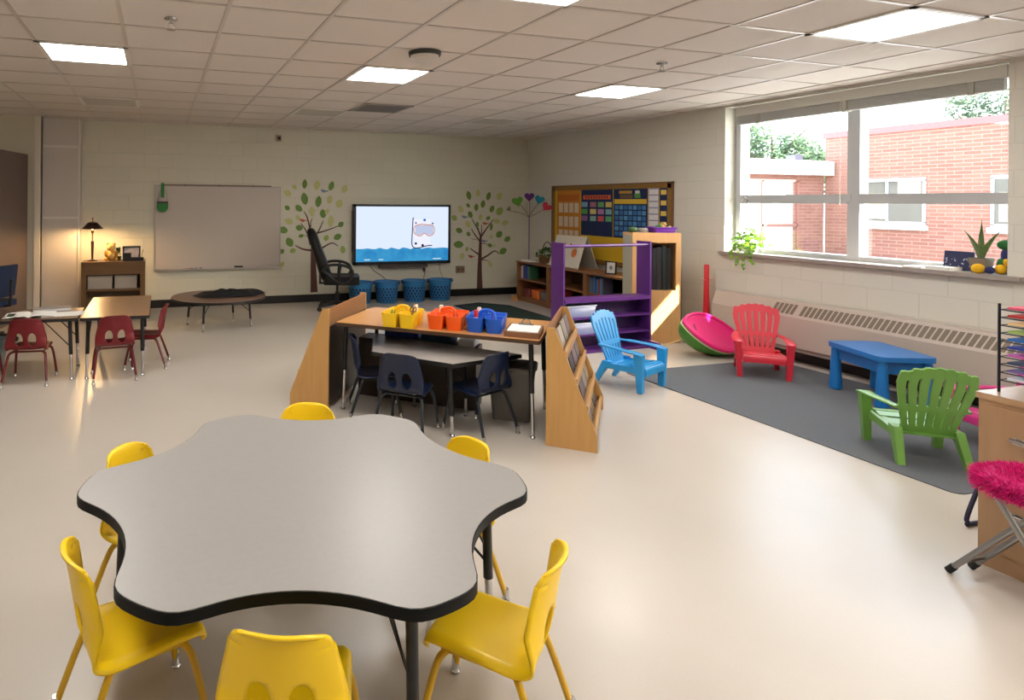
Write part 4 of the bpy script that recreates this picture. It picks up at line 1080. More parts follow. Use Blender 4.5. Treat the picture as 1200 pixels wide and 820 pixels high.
for s in (-1, 1):
    q = MB(); q.tube(smooth_path([(s * .27, -.24, .60), (s * .285, -.15, .665), (s * .29, 0, .675), (s * .285, .13, .64), (s * .28, .19, .56), (s * .26, .14, .46), (s * .24, .06, .41), (s * .25, -.08, .47), (s * .26, -.18, .55), (s * .27, -.24, .60)], 5), .021, 10)
    q.tube(smooth_path([(s * .285, .02, .66), (s * .275, .0, .55), (s * .25, .0, .44)], 4), .015, 8)
    q.build('armrest', BLACKP, t, smooth=1.2)
q = MB(); q.tube([(0, -.02, .08), (0, -.02, .26)], .03, 12); q.tube([(0, -.02, .25), (0, -.02, .40)], .018, 12); q.box(-.09, .09, -.14, .1, .365, .405, .01); q.tube([(.08, .05, .385), (.22, .07, .375)], .007, 6); q.build('gas_lift', BLACKP, t)
q = MB(); q.box(-.035, .035, -.26, -.10, .375, .40, .006); q.box(-.035, .035, -.285, -.255, .375, .62, .006); q.build('back_bracket', BLACKP, t)
for k in range(5):
    a = 2 * pi * k / 5 + .25; q = MB(); q.hull8([(cos(a) * .03 - sin(a) * .03, sin(a) * .03 + cos(a) * .03 - .02, .08), (cos(a) * .03 + sin(a) * .03, sin(a) * .03 - cos(a) * .03 - .02, .08), (cos(a) * .31 + sin(a) * .018, sin(a) * .31 - cos(a) * .018 - .02, .06), (cos(a) * .31 - sin(a) * .018, sin(a) * .31 + cos(a) * .018 - .02, .06), (cos(a) * .03 - sin(a) * .03, sin(a) * .03 + cos(a) * .03 - .02, .13), (cos(a) * .03 + sin(a) * .03, sin(a) * .03 - cos(a) * .03 - .02, .13), (cos(a) * .31 + sin(a) * .018, sin(a) * .31 - cos(a) * .018 - .02, .085), (cos(a) * .31 - sin(a) * .018, sin(a) * .31 + cos(a) * .018 - .02, .085)], .006)
    b2 = q.build('base_leg', BLACKP, t)
    q = MB(); M = Matrix.Translation((cos(a) * .30, sin(a) * .30 - .02, .03)) @ Matrix.Rotation(a, 4, 'Z') @ Matrix.Rotation(pi / 2, 4, 'X')
    q.lathe([(0, -.022), (.028, -.022), (.03, 0), (.028, .022), (0, .022)], 14, M); q.build('caster', BLACKP, b2)

# ---- dark floor mat
q = MB(); pts = [(4.28, 8.62), (4.28, 6.75), (4.86, 6.85), (5.12, 7.25), (5.12, 8.42), (4.80, 8.78)]
t = thing('play_rug', 'small dark rug with navy border and green middle before the corner bookcase', 'rug', (0, 0, 0))
MB().prism(pts, .001, .008, 0).build('border', mat('rug_navy', (20, 26, 46), rough=.95, noise=.3, nscale=80), t)
c_ = Vector((4.72, 7.75)); MB().prism([tuple(c_ + (Vector(p) - c_) * .86) for p in pts], .008, .0095, 0).build('centre', mat('rug_green', (30, 56, 48), rough=.95, noise=.3, nscale=80), t)

# ------------------------------------------------------------------ lamp cabinet
x0, x1, y0, y1, zt = -.955, -.165, 8.80, 9.16, .745
t = thing('lamp_cabinet', 'open brown wooden cabinet in the corner carrying a lit lamp', 'cabinet', ((x0 + x1) / 2, (y0 + y1) / 2, 0))
a, d_ = (x1 - x0) / 2, (y1 - y0) / 2
CW = wood('cabinet_walnut', (122, 88, 54), (98, 68, 40), axis=(1.5, 12, 12), rough=.4)
MB().box(-a, a, -d_, d_, zt - .035, zt, .005).build('top', CW, t)
for s in (-1, 1): MB().box(s * (a - .03) - .03, s * (a - .03) + .03, -d_ + .01, d_, 0, zt - .035, .003).build('side_panel', CW, t)
MB().box(-a + .06, a - .06, -d_ + .02, -d_ + .04, zt - .17, zt - .035, .003).build('top_rail', CW, t)
MB().box(-a + .06, a - .06, d_ - .015, d_, 0.0, zt - .035).build('back_panel', mat('cabinet_back', (110, 92, 74), rough=.6), t)
MB().box(-a + .06, a - .06, -d_ + .02, d_, .36, .385, .003).build('shelf', CW, t)
MB().box(-a + .06, a - .06, -d_ + .02, d_, .04, .06, .003).build('bottom_shelf', CW, t)
for i, (cx, w_, lab) in enumerate(((-.17, .30, 'pale grey storage box on the cabinet shelf, lamp side'), (.15, .28, 'pale grey storage box on the cabinet shelf, whiteboard side'))):
    b2 = thing('storage_box', lab, 'box', ((x0 + x1) / 2 + cx, (y0 + y1) / 2 + .02, .3855), group='grey boxes in the lamp cabinet')
    MB().box(-w_ / 2, w_ / 2, -.12, .12, 0, .15, .008).build('box_body', mat('box_grey', (168, 158, 146), rough=.6), b2)
    MB().box(-w_ / 2 - .004, w_ / 2 + .004, -.124, .124, .15, .175, .004).build('lid', mat('box_lid', (146, 136, 124), rough=.6), b2)
b2 = thing('paper_tray', 'flat white tray low in the brown lamp cabinet', 'tray', ((x0 + x1) / 2, (y0 + y1) / 2, .0605))
q = MB(); q.box(-.28, .28, -.14, .12, 0, .008, .002); q.box(-.28, .28, -.14, -.134, 0, .06, .002); q.box(-.28, .28, .114, .12, 0, .06, .002); q.box(-.28, -.274, -.14, .12, 0, .06, .002); q.box(.274, .28, -.14, .12, 0, .06, .002); q.build('tray_body', mat('tray_white', (214, 206, 196), rough=.5), b2)
MB().box(-.25, .25, -.12, .10, .009, .05).build('papers', WHITE, b2)
LX, LY = -.835, 8.97
t = thing('table_lamp', 'lit table lamp with dark cone shade and slim wooden stem', 'lamp', (LX, LY, zt))
DB = mat('lamp_dark', (52, 30, 24), rough=.4)
MB().lathe([(0, 0), (.062, 0), (.064, .01), (.03, .018), (.014, .026), (0, .026)], 24).build('base', DB, t)
MB().lathe([(0, .024), (.011, .024), (.014, .08), (.020, .24), (.020, .262), (.013, .268), (.0, .268)], 20).build('stem', mat('lamp_wood', (92, 44, 30), rough=.4), t)
MB().lathe([(0, .266), (.009, .266), (.009, .37), (.02, .375), (.02, .415), (0, .415)], 16).build('rod', mat('lamp_brass', (150, 120, 80), rough=.3, metal=.8), t)
q = MB(); q.lathe([(.138, .428), (.06, .51), (.056, .51), (.134, .428)], 32)
o = q.build('lamp_shade', DB, t, smooth=.5)
bmx = bmesh.new(); bmx.from_mesh(o.data)
for f_ in [f_ for f_ in bmx.faces if len(f_.verts) > 4]: bmx.faces.remove(f_)
bmx.to_mesh(o.data); bmx.free()
MB().lathe([(.01, .50), (.057, .505), (.057, .512), (.01, .53)], 24).build('shade_cap', mat('cap_beige', (190, 160, 120), rough=.5), t)
MB().lathe([(0, .525), (.006, .528), (.005, .55), (.012, .56), (.009, .575), (0, .582)], 12).build('finial', mat('lamp_brass', (150, 120, 80)), t)
MB().ball((0, 0, .455), (.026, .026, .034), 14).build('bulb', emis('bulb_glow', (255, 206, 140), 520.0), t)
# amber figurine, plant, picture frame, dark boxes
AM = mat('amber_plush', (226, 164, 66), rough=.6, noise=.15); AM2 = mat('amber_plush_pale', (240, 198, 110), rough=.6)
t = thing('plush_toy', 'small round amber plush toy sitting beside the lamp', 'toy', (-.60, 8.97, zt + .001))
MB().ball((0, 0, .075), (.078, .066, .074), 18).build('body', AM, t)
MB().ball((0, 0, .175), (.058, .052, .054), 18).build('head', AM2, t)
for s in (-1, 1):
    MB().ball((s * .042, 0, .222), (.018, .012, .018), 10).build('ear', AM, t); MB().ball((s * .062, -.04, .026), (.026, .036, .026), 10).build('foot', AM, t); MB().ball((s * .07, -.02, .10), (.02, .03, .038), 10).build('arm', AM, t)
MB().ball((0, -.048, .07), (.045, .025, .045), 12).build('tummy', AM2, t)
t = thing('potted_plant', 'tiny dark green plant between the amber toy and the photo frame', 'plant', (-.515, 9.085, zt))
MB().lathe([(0, 0), (.03, 0), (.038, .05), (.035, .052), (.0, .045)], 16).build('pot', mat('pot_olive', (80, 84, 62), rough=.6), t)
q = MB(); rnd = random.Random(3)
for k in range(26):
    a = rnd.uniform(0, 2 * pi); el = rnd.uniform(.2, 1.4); r = rnd.uniform(.03, .05)
    p = Vector((cos(a) * cos(el) * r, sin(a) * cos(el) * r, .06 + sin(el) * r * 2.2)); d2 = (p - Vector((0, 0, .05))).normalized(); s_ = d2.orthogonal().normalized() * .014
    q.poly([p - d2 * .03, p + s_, p + d2 * .02, p - s_])
q.build('leaves', mat('plant_dark', (54, 70, 40), rough=.7), t, smooth=0)
t = thing('photo_frame', 'black framed photo leaning on top of the lamp cabinet', 'picture frame', (-.345, 9.03, zt), rot=(-.12, 0, 0))
f = MB(); f.box(-.115, .115, -.012, .008, 0, .024, .003); f.box(-.115, .115, -.012, .008, .166, .19, .003); f.box(-.115, -.095, -.012, .008, 0, .19, .003); f.box(.095, .115, -.012, .008, 0, .19, .003); f.build('frame', BLACK, t)
MB().box(-.096, .096, -.004, .004, .02, .17).build('photo', mat('photo_print', (206, 196, 198), rough=.4, rgb2=(150, 138, 140), nscale=18), t)
t = thing('desk_organizer', 'low black organizer box in front of the photo frame', 'organizer', (-.315, 8.90, zt + .001))
q = MB(); q.box(-.13, .13, -.04, .04, 0, .045, .004); q.build('tray', BLACKP, t)
q = MB(); q.box(-.13, -.03, -.04, .04, .045, .105, .006); q.build('cup', BLACKP, t)
for i, x in enumerate((.06, .10)):
    q = MB(); q.tube([(x, 0, .045), (x + .02, .0, .15)], .004, 6); q.build('pen', BLACK, t)
# ------------------------------------------------------------------ corner bookcases along the window wall
BO_ = wood('bookcase_oak', (150, 102, 64), (124, 82, 48), axis=(12, 1.5, 12), rough=.4)
BOI = mat('bookcase_inside', (70, 46, 30), rough=.6, noise=.15)
def bookcase(y0, y1, label):
    t = thing('low_bookcase', label, 'bookcase', (5.55, y0, 0), group='low bookcases along the wall')
    L = y1 - y0; D = .42; Hh = .635
    MB().box(-.012, D, 0, L, Hh - .028, Hh, .004).build('top', BO_, t)
    for y in (.002, L - .032): MB().box(0, D, y, y + .030, 0, Hh - .028, .003).build('side_panel', BO_, t)
    MB().box(D - .012, D, .03, L - .03, .05, Hh - .03).build('back_panel', BOI, t)
    MB().box(.008, D - .012, .032, L - .032, .05, .075, .003).build('bottom_shelf', BO_, t)
    MB().box(.015, D - .012, .032, L - .032, .335, .36, .003).build('shelf', BO_, t)
    MB().box(.02, .035, .032, L - .032, 0, .05).build('toe_board', BO_, t)
    return t
bookcase(8.08, 8.92, 'low oak bookcase in the very corner under the felt leaf tree')
bookcase(7.235, 8.075, 'low oak bookcase under the white easel, half behind the purple shelf')
bookcase(6.39, 7.23, 'low oak bookcase end holding the small framed picture, beyond the purple rail')
rnd = random.Random(11)
bcol = [((214, 206, 196), 'white'), ((40, 70, 150), 'blue'), ((150, 60, 50), 'brick red'), ((60, 110, 80), 'green'), ((200, 150, 60), 'ochre'), ((90, 90, 110), 'slate'), ((120, 60, 100), 'plum'), ((70, 120, 160), 'steel blue')]
def shelf_books(y0, y1, z, tag_, seq, group):
    y = y1 - .05
    for n_, ci in enumerate(seq):
        c, nm = bcol[ci]; w_ = (.022, .03, .026, .034)[(n_ + ci) % 4]; h_ = .19 + .012 * ((ci * 3 + n_) % 5)
        if y - w_ < y0 + .04: break
        q = MB(); q.box(0, .16, 0, w_, 0, h_, .002); o = q.build('shelf_book', mat('spine_' + nm.replace(' ', '_'), c, rough=.5))
        tag(o, '%s book, number %s from the corner %s' % (nm, ('one', 'two', 'three', 'four', 'five', 'six', 'seven', 'eight')[n_], tag_), 'book', group, loc=(5.60, y - w_, z)); y -= w_ + .004
shelf_books(8.08, 8.92, .3605, 'on the corner bookcase upper shelf', (0, 0, 6, 1, 1, 1, 5, 3), 'books on the corner bookcase shelf')
shelf_books(6.39, 7.23, .3605, 'on the upper shelf beyond the purple rail', (7, 5, 7, 1, 7, 2, 7, 5), 'books on the bookcase beyond the purple rail')
shelf_books(7.235, 8.075, .0755, 'in the bookcase below the easel', (2, 5, 3, 6, 4, 0, 1, 2), 'books in the bookcase below the easel')
def sbin(loc, rgb, nm, label, s=(.16, .20, .13)):
    t = thing('toy_bin', label, 'bin', loc, group='toy bins in the corner bookcase')
    q = MB(); a = rounded(-s[0] / 2 + .012, s[0] / 2 - .012, -s[1] / 2 + .012, s[1] / 2 - .012, .02, 3); b_ = rounded(-s[0] / 2, s[0] / 2, -s[1] / 2, s[1] / 2, .025, 3)
    va = [q.bm.verts.new((p[0], p[1], 0)) for p in a]; vb = [q.bm.verts.new((p[0], p[1], s[2])) for p in b_]; n = len(va); q.bm.faces.new(va[::-1])
    for i in range(n): q.bm.faces.new((va[i], va[(i + 1) % n], vb[(i + 1) % n], vb[i]))
    m_ = mat('bin_' + nm, rgb, rough=.45); o = q.build('bin_body', m_, t); md = o.modifiers.new('t', 'SOLIDIFY'); md.thickness = .003
    q = MB(); q.tube([(p[0], p[1], s[2]) for p in b_], .005, 6, closed=True); q.build('rim', m_, t)
    return t
sbin((5.69, 8.74, .0755), (110, 44, 40), 'brown', 'dark red toy bin low in the corner bookcase, end by the wall')
sbin((5.69, 8.51, .0755), (226, 112, 40), 'orange', 'orange toy bin low in the corner bookcase')
sbin((5.69, 8.27, .0755), (150, 140, 150), 'grey', 'grey toy bin low in the corner bookcase')
MBL = mat('block_maple', (196, 140, 84), rough=.5)
tag(MB().prism([(-.05, 0), (.05, 0), (.03, .08), (-.01, .08)], 0, .05, .006, Matrix.Rotation(pi / 2, 4, 'X')).build('wooden_block', MBL), 'small wooden wedge block on the floor at the corner bookcase foot', 'block', loc=(5.47, 8.88, 0))
# basket of greenery
t = thing('plant_basket', 'wicker handled basket full of greenery on the corner bookcase', 'basket', (5.74, 8.36, .6355))
WK = mat('wicker', (130, 92, 52), rough=.8, rgb2=(84, 56, 30), nscale=60)
q = MB()
for i in range(7):
    z = .008 + i * .017; r = .10 + .022 * i / 6
    q.tube([(r * cos(2 * pi * k / 24), r * 1.25 * sin(2 * pi * k / 24), z) for k in range(24)], .010, 6, closed=True)
q.lathe([(0, .0), (.10, .0), (.10, .01), (0, .01)], 20, sy=1.25)
q.build('basket_body', WK, t)
q = MB(); q.tube([(0, .145 * cos(a), .11 + .22 * sin(a)) for a in [pi * k / 16 for k in range(17)]], .008, 6); q.build('handle', WK, t)
q = MB()
for k in range(150):
    a = rnd.uniform(0, 2 * pi); el = rnd.uniform(-.15, 1.5); r = rnd.uniform(.10, .17)
    p = Vector((cos(a) * cos(el) * r * .9, sin(a) * cos(el) * r * 1.5, .12 + max(-.06, sin(el) * r * .75))); d2 = Vector((rnd.gauss(0, 1), rnd.gauss(0, 1), rnd.gauss(0, 1) + .5)).normalized(); s_ = d2.orthogonal().normalized() * .016
    q.poly([p - d2 * .03, p + s_, p + d2 * .03, p - s_], k % 3 == 0)
q.build('greenery', [mat('ivy_dark', (58, 84, 44), rough=.7), mat('ivy_light', (104, 140, 76), rough=.7)], t, smooth=0)
tag(MB().box(-.10, .10, -.13, .13, 0, .018, .002).build('paper_stack', WHITE), 'small stack of white paper at the corner bookcase end', 'paper', loc=(5.66, 8.69, .6355))
# felt leaf tree
t = thing('felt_leaf_tree', 'slim purple stand with green, purple, teal and red felt leaves in the corner', 'decoration', (5.745, 8.875, .6355), -.297)
PU = mat('stand_lilac', (134, 110, 140), rough=.5); TW = mat('twig_grey', (128, 122, 104), rough=.6)
MB().lathe([(0, 0), (.03, 0), (.03, .012), (.01, .02), (0, .02)], 20).build('base', PU, t)
MB().tube([(0, 0, .015), (0, 0, .72)], .011, 8).build('pole', PU, t)
q = MB()
for pts in ([(0, 0, .70), (-.06, 0, .80), (-.16, 0, .92)], [(0, 0, .70), (.01, 0, .82), (0, 0, .98)], [(0, 0, .70), (.07, 0, .82), (.15, 0, .93)], [(0, 0, .70), (.12, 0, .76), (.25, 0, .84)], [(0, 0, .70), (-.12, 0, .76), (-.32, 0, .80)]): q.tube(smooth_path(pts, 4), .006, 6)
q.build('branches', TW, t)
def heart(cx, cz, s, m_, tilt, nm='felt_leaf'):
    pts = []
    for k in range(28):
        a = 2 * pi * k / 28; x = 16 * sin(a) ** 3; z = 13 * cos(a) - 5 * cos(2 * a) - 2 * cos(3 * a) - cos(4 * a)
        x, z = x / 17 * s, z / 17 * s; pts.append((cx + x * cos(tilt) - z * sin(tilt), cz + x * sin(tilt) + z * cos(tilt)))
    q = MB(); q.prism(pts[::-1], -.008, .008, 0, Matrix.Rotation(pi / 2, 4, 'X')); q.build(nm, m_, t)
heart(-.19, .955, .095, mat('felt_green', (96, 150, 56), rough=.95), .25); heart(0, 1.03, .085, mat('felt_purple', (96, 50, 122), rough=.95), pi * .0); heart(.165, .985, .085, mat('felt_teal', (36, 140, 166), rough=.95), -.3); heart(.28, .87, .085, mat('felt_red', (196, 60, 80), rough=.95), -.7); heart(-.33, .83, .04, mat('felt_moss', (122, 124, 92), rough=.95), .9)
# tabletop easel
t = thing('tabletop_easel', 'white A-frame easel with orange prints standing on the bookcases', 'easel', (5.77, 7.80, .6355))
EW = mat('easel_white', (226, 216, 198), rough=.5, noise=.04)
a_, b_, h_ = .34, .165, .455
def panel(x0, x1):
    n_ = Vector((h_, 0, x0 if x0 > 0 else x0)).normalized()
    q = MB(); q.hull8([(x0, -a_, 0), (x0 + .014, -a_, 0), (x0 + .014, a_, 0), (x0, a_, 0), (x1, -a_, h_), (x1 + .014, -a_, h_), (x1 + .014, a_, h_), (x1, a_, h_)], .002); return q
panel(-b_, -.014).build('front_board', EW, t)
panel(b_, .0).build('rear_board', mat('easel_back', (168, 164, 152), rough=.6), t)
q = MB(); q.box(-b_ - .03, -b_ + .004, -a_, a_, .012, .024, .003); q.build('ledge', EW, t)
def onboard(y, z): return (-b_ + (b_ - .014) * z / h_ - .002, y, z)
for (yy, zz, rr, m_) in ((-.17, .22, .055, mat('print_orange', (206, 110, 50), rough=.6)), (.06, .15, .05, mat('print_orange2', (212, 140, 90), rough=.6)), (-.05, .33, .02, mat('print_orange', (206, 110, 50))), (.10, .33, .022, mat('print_orange', (206, 110, 50))), (.16, .20, .03, mat('print_tan', (216, 190, 150), rough=.6))):
    q = MB(); q.poly([tuple(Vector(onboard(yy + rr * cos(k), zz + rr * 1.15 * sin(k))) + Vector((-.001, 0, 0))) for k in [2 * pi * i / 16 for i in range(16)]]); q.build('print', m_, t, smooth=0)
t = thing('desk_picture', 'small black framed picture standing on the bookcase beyond the purple rail', 'picture frame', (5.68, 6.87, .6355), radians(-60), rot=(-.1, 0, radians(-60)))
f = MB(); f.box(-.07, .07, -.01, .006, 0, .016, .002); f.box(-.07, .07, -.01, .006, .154, .17, .002); f.box(-.07, -.054, -.01, .006, 0, .17, .002); f.box(.054, .07, -.01, .006, 0, .17, .002); f.build('frame', BLACK, t)
MB().box(-.055, .055, -.004, .004, .014, .156).build('picture', mat('print_grey', (206, 204, 200), rough=.5), t)
q = MB(); q.ball((0, -.0045, .085), (.022, .001, .03), 12); q.build('picture_motif', mat('motif_grey', (120, 120, 124), rough=.6), t)

# ------------------------------------------------------------------ bulletin board on the window wall
def Yp(px): tt = (px - 410.56) / 735.34; return XR * (.9563 - .2924 * tt) / (tt * .9563 + .2924)
yA, yB, zA, zB = 6.305, 8.775, .70, 1.825
t = thing('bulletin_board', 'wide bulletin board with patterned border, classroom charts and yellow backing', 'bulletin board', (XR, (yA + yB) / 2, 0))
ym = (yA + yB) / 2
MB().box(-.018, -.002, yA - ym, yB - ym, zA, zB).build('backing', mat('paper_yellow', (226, 184, 40), rough=.7, noise=.06), t, smooth=0)
bdm = mat('border_pattern', (176, 132, 54), rough=.6, rgb2=(92, 66, 40), nscale=60)
f = MB(); f.box(-.024, -.002, yA - ym, yB - ym, zB - .06, zB, .002); f.box(-.024, -.002, yA - ym, yA - ym + .07, zA, zB, .002); f.box(-.024, -.002, yB - ym - .07, yB - ym, zA, zB, .002); f.box(-.024, -.002, yA - ym, yB - ym, zA, zA + .05, .002)
f.build('border', bdm, t)
f = MB(); f.box(-.03, -.002, yA - ym - .018, yA - ym, zA - .018, zB + .018, .003); f.box(-.03, -.002, yB - ym, yB - ym + .018, zA - .018, zB + .018, .003); f.box(-.03, -.002, yA - ym - .018, yB - ym + .018, zB, zB + .018, .003); f.box(-.03, -.002, yA - ym - .018, yB - ym + .018, zA - .018, zA, .003)
f.build('frame', mat('board_frame', (120, 84, 54), rough=.45), t)
def rct(parent, nm, m_, pa, pb, za, zb, x=-.02, th=.002):
    y1_, y0_ = Yp(pa) - ym, Yp(pb) - ym
    return MB().box(x - th, x, y0_, y1_, za, zb).build(nm, m_, parent, smooth=0)
CHN = mat('chart_navy', (22, 40, 84), rough=.7, noise=.1); CO = mat('chart_orange', (206, 132, 40), rough=.7, noise=.08)
cho = rct(t, 'job_chart', CO, 654, 681.6, 1.06, 1.765)
for r_, (za, zb) in enumerate(((1.42, 1.57), (1.20, 1.36), (1.07, 1.15))):
    for c_ in range(4):
        pa = 656.5 + c_ * 6.1; rct(cho, 'card', mat('card_cream', (222, 204, 178), rough=.7), pa, pa + 4.6, za, zb, -.0225)
rct(cho, 'title_strip', mat('strip_orange', (190, 104, 24), rough=.7), 655, 680, 1.60, 1.70, -.0225)
ch1 = rct(t, 'pocket_chart', CHN, 682.5, 719.5, 1.09, 1.765)
rct(ch1, 'title_banner', mat('banner_coral', (232, 104, 64), rough=.7), 685, 717, 1.625, 1.685, -.0225)
q = MB()
for i in range(9):
    p_ = 687.5 + i * 3.1; q.box(-.0262, -.0246, Yp(p_ + 1.7) - ym, Yp(p_) - ym, 1.637, 1.673)
q.build('banner_letters', mat('banner_ink', (120, 40, 40), rough=.7), ch1, smooth=0)
cc_ = [(126, 166, 190), (170, 110, 130), (110, 170, 110), (220, 200, 110), (90, 160, 80), (226, 206, 130), (190, 130, 180), (130, 180, 190), (150, 100, 160), (140, 180, 170), (214, 90, 100), (100, 180, 120)]
for r_ in range(3):
    for c_ in range(4):
        pa = 684 + c_ * 9.1 - (1 if c_ == 0 else 0); z_ = 1.585 - r_ * .102
        rct(ch1, 'card', mat('pocket_card_%d' % (r_ * 4 + c_), cc_[r_ * 4 + c_], rough=.7), pa, pa + 7.0, z_ - .075, z_, -.0225)
ch2 = rct(t, 'calendar_chart', CHN, 720.5, 760.5, 1.09, 1.765)
rct(ch2, 'title_strip', mat('strip_yellow', (226, 186, 60), rough=.7), 721.5, 759.5, 1.56, 1.625, -.0225)
rct(ch2, 'header_strip', mat('strip_tan', (196, 150, 60), rough=.7), 727, 742, 1.70, 1.74, -.0225); rct(ch2, 'header_picture', mat('pict_green', (90, 150, 80), rough=.7), 745, 752, 1.64, 1.70, -.0225); rct(ch2, 'header_picture', mat('pict_white', (220, 224, 220), rough=.7), 746, 751, 1.70, 1.74, -.0225)
rct(ch2, 'header_picture', mat('pict_brown', (110, 90, 70), rough=.7), 728, 743, 1.635, 1.69, -.0225)
for r_ in range(6):
    for c_ in range(7):
        if r_ == 5 and c_ > 2: continue
        pa = 722.2 + c_ * 5.35; z_ = 1.54 - r_ * .073
        rct(ch2, 'day_card', mat('day_blue_%d' % ((r_ + c_) % 3), ((70, 130, 186), (88, 150, 200), (60, 110, 170))[(r_ + c_) % 3], rough=.7), pa, pa + 4.2, z_ - .056, z_, -.0225)
q_ = rct(t, 'schedule_strip', mat('strip_lilac', (150, 150, 176), rough=.7), 761.5, 773.5, 1.09, 1.765)
for r_ in range(8):
    z_ = 1.75 - r_ * .082; rct(q_, 'card', mat('card_white', (224, 222, 226), rough=.7), 762.2, 773.0, z_ - .066, z_, -.0225)
q_ = rct(t, 'weather_strip', CHN, 774.5, 784.0, 1.09, 1.765)
for r_ in range(5):
    z_ = 1.74 - r_ * .135; rct(q_, 'card', mat('card_yellow', (230, 200, 100), rough=.7), 776, 782.5, z_ - .06, z_, -.0225)

# ------------------------------------------------------------------ purple shelf
PUR = mat('purple_paint', (92, 44, 124), rough=.35, noise=.06); PURD = mat('purple_panel', (66, 32, 92), rough=.4, noise=.06)
t = thing('purple_shelf', 'purple open toy shelf with an empty top bay and a thin top rail', 'shelf', (3.965, 5.50, 0), radians(3.5))
L = 1.175; D = .19
for x in (0, L - .022): MB().box(x, x + .022, 0, D, .02, 1.15, .006).build('side_panel', PUR, t)
MB().tube([(.01, .03, 1.115), (L - .01, .03, 1.115)], .016, 10).build('top_rail', PUR, t)
for z, d0, h_ in ((.565, -.015, .035), (.375, .0, .02), (.195, .0, .02), (.03, -.02, .03)):
    MB().box(.022, L - .022, d0, D - .01, z - h_, z, .006).build('shelf', PUR, t)
MB().box(.022, L - .022, D - .012, D - .002, .0, .54).build('back_panel', PURD, t)
for x in (.0, L - .05):
    q = MB(); q.hull8([(x, -.20, 0), (x + .05, -.20, 0), (x + .05, .20, 0), (x, .20, 0), (x + .008, -.12, .075), (x + .042, -.12, .075), (x + .042, .18, .09), (x + .008, .18, .09)], .012, seg=3); q.build('foot', PUR, t)
def clear_bin(z, x, label):
    c, s = cos(radians(3.5)), sin(radians(3.5)); px, py = x, .082
    b2 = thing('plastic_bin', label, 'bin', (3.965 + px * c - py * s, 5.50 + px * s + py * c, z), radians(3.5), 'clear bins on the purple shelf')
    CP = mat('frosted_plastic', (142, 150, 190), rough=.3, noise=.05)
    q = MB(); a = rounded(-.17, .17, -.066, .066, .015, 3); b_ = rounded(-.19, .19, -.08, .08, .02, 3); n = len(a)
    va = [q.bm.verts.new((p[0], p[1], 0)) for p in a]; vb = [q.bm.verts.new((p[0], p[1], .115)) for p in b_]; q.bm.faces.new(va[::-1])
    for i in range(n): q.bm.faces.new((va[i], va[(i + 1) % n], vb[(i + 1) % n], vb[i]))
    o = q.build('bin_body', CP, b2); md = o.modifiers.new('t', 'SOLIDIFY'); md.thickness = .003
    q = MB(); q.tube([(p[0] * 1.02, p[1] * 1.02, .116) for p in b_], .006, 6, closed=True); q.build('rim', mat('frosted_rim', (204, 212, 232), rough=.3), b2)
clear_bin(.3755, .25, 'pale frosted bin on the middle shelf of the purple unit')
clear_bin(.1955, .25, 'pale frosted bin on the lower shelf of the purple unit')
q = MB(); q.tube([(0, 0, 0), (.20, -.02, .05)], .009, 8)
tag(q.build('wooden_dowel', mat('dowel_pine', (232, 196, 140), rough=.5)), 'short pale wooden stick leaning over the purple shelf foot', 'stick', loc=(5.10, 5.33, .08))

# ------------------------------------------------------------------ tall maple cabinet
ca_ = radians(-17)
t = thing('maple_cabinet', 'tall maple cabinet with dark folders in its open upper bay', 'cabinet', (5.085, 5.80, 0), ca_)
L, D, Hh = .545, .25, 1.235
MB().box(0, L, 0, D, Hh - .03, Hh, .006).build('top', PALEMAPLE, t)
MB().box(0, .02, .02, D, 0, Hh - .03, .003).build('side_panel', mat('laminate_sage', (176, 172, 150), rough=.5, noise=.05), t)
MB().box(L - .02, L, .02, D, 0, Hh - .03, .003).build('side_panel', PALEMAPLE, t)
MB().box(.02, L - .02, D - .012, D, .02, Hh - .03).build('back_panel', PALEMAPLE, t)
f = MB(); f.box(0, .075, 0, .02, 0, Hh - .03, .004); f.box(L - .055, L, 0, .02, 0, Hh - .03, .004); f.box(.075, L - .055, 0, .02, Hh - .11, Hh - .03, .003); f.build('front_frame', PALEMAPLE, t)
MB().box(.075, L - .055, .0, .02, 0.0, .59, .003).build('lower_panel', PALEMAPLE, t)
MB().box(.02, L - .02, .02, D - .012, .57, .59, .002).build('shelf', PALEMAPLE, t)
fc = [((13, 24, 18), 'dark green'), ((16, 14, 16), 'black'), ((32, 24, 28), 'dark brown'), ((21, 19, 24), 'charcoal'), ((37, 29, 35), 'dull plum'), ((14, 27, 22), 'bottle green'), ((27, 23, 24), 'umber')]
x = .085
for i, (c_, nm) in enumerate(fc):
    w_ = .052
    q = MB(); q.box(0, w_ - .003, 0, .17, 0, .47 + .012 * (i % 3), .003); o = q.build('folder', mat('folder_' + nm.replace(' ', '_'), c_, rough=.5))
    p = Matrix.Translation((5.085, 5.80, 0)) @ Matrix.Rotation(ca_, 4, 'Z') @ Vector((x, .05, .5905))
    tag(o, '%s upright folder in the open bay of the tall maple cabinet' % nm, 'folder', 'folders in the maple cabinet', loc=p, rz=ca_); x += w_ + .002
MC = Matrix.Translation((5.085, 5.80, 0)) @ Matrix.Rotation(ca_, 4, 'Z')
t = thing('toy_tray', 'purple tray of small toys on top of the tall maple cabinet', 'tray', MC @ Vector((.392, .14, Hh + .0005)), ca_)
TP = mat('tray_purple', (112, 40, 170), rough=.4)
q = MB(); a = rounded(-.11, .11, -.09, .09, .02, 3); b_ = rounded(-.135, .135, -.11, .11, .025, 3); n = len(a); va = [q.bm.verts.new((p[0], p[1], 0)) for p in a]; vb = [q.bm.verts.new((p[0], p[1], .055)) for p in b_]; q.bm.faces.new(va[::-1])
for i in range(n): q.bm.faces.new((va[i], va[(i + 1) % n], vb[(i + 1) % n], vb[i]))
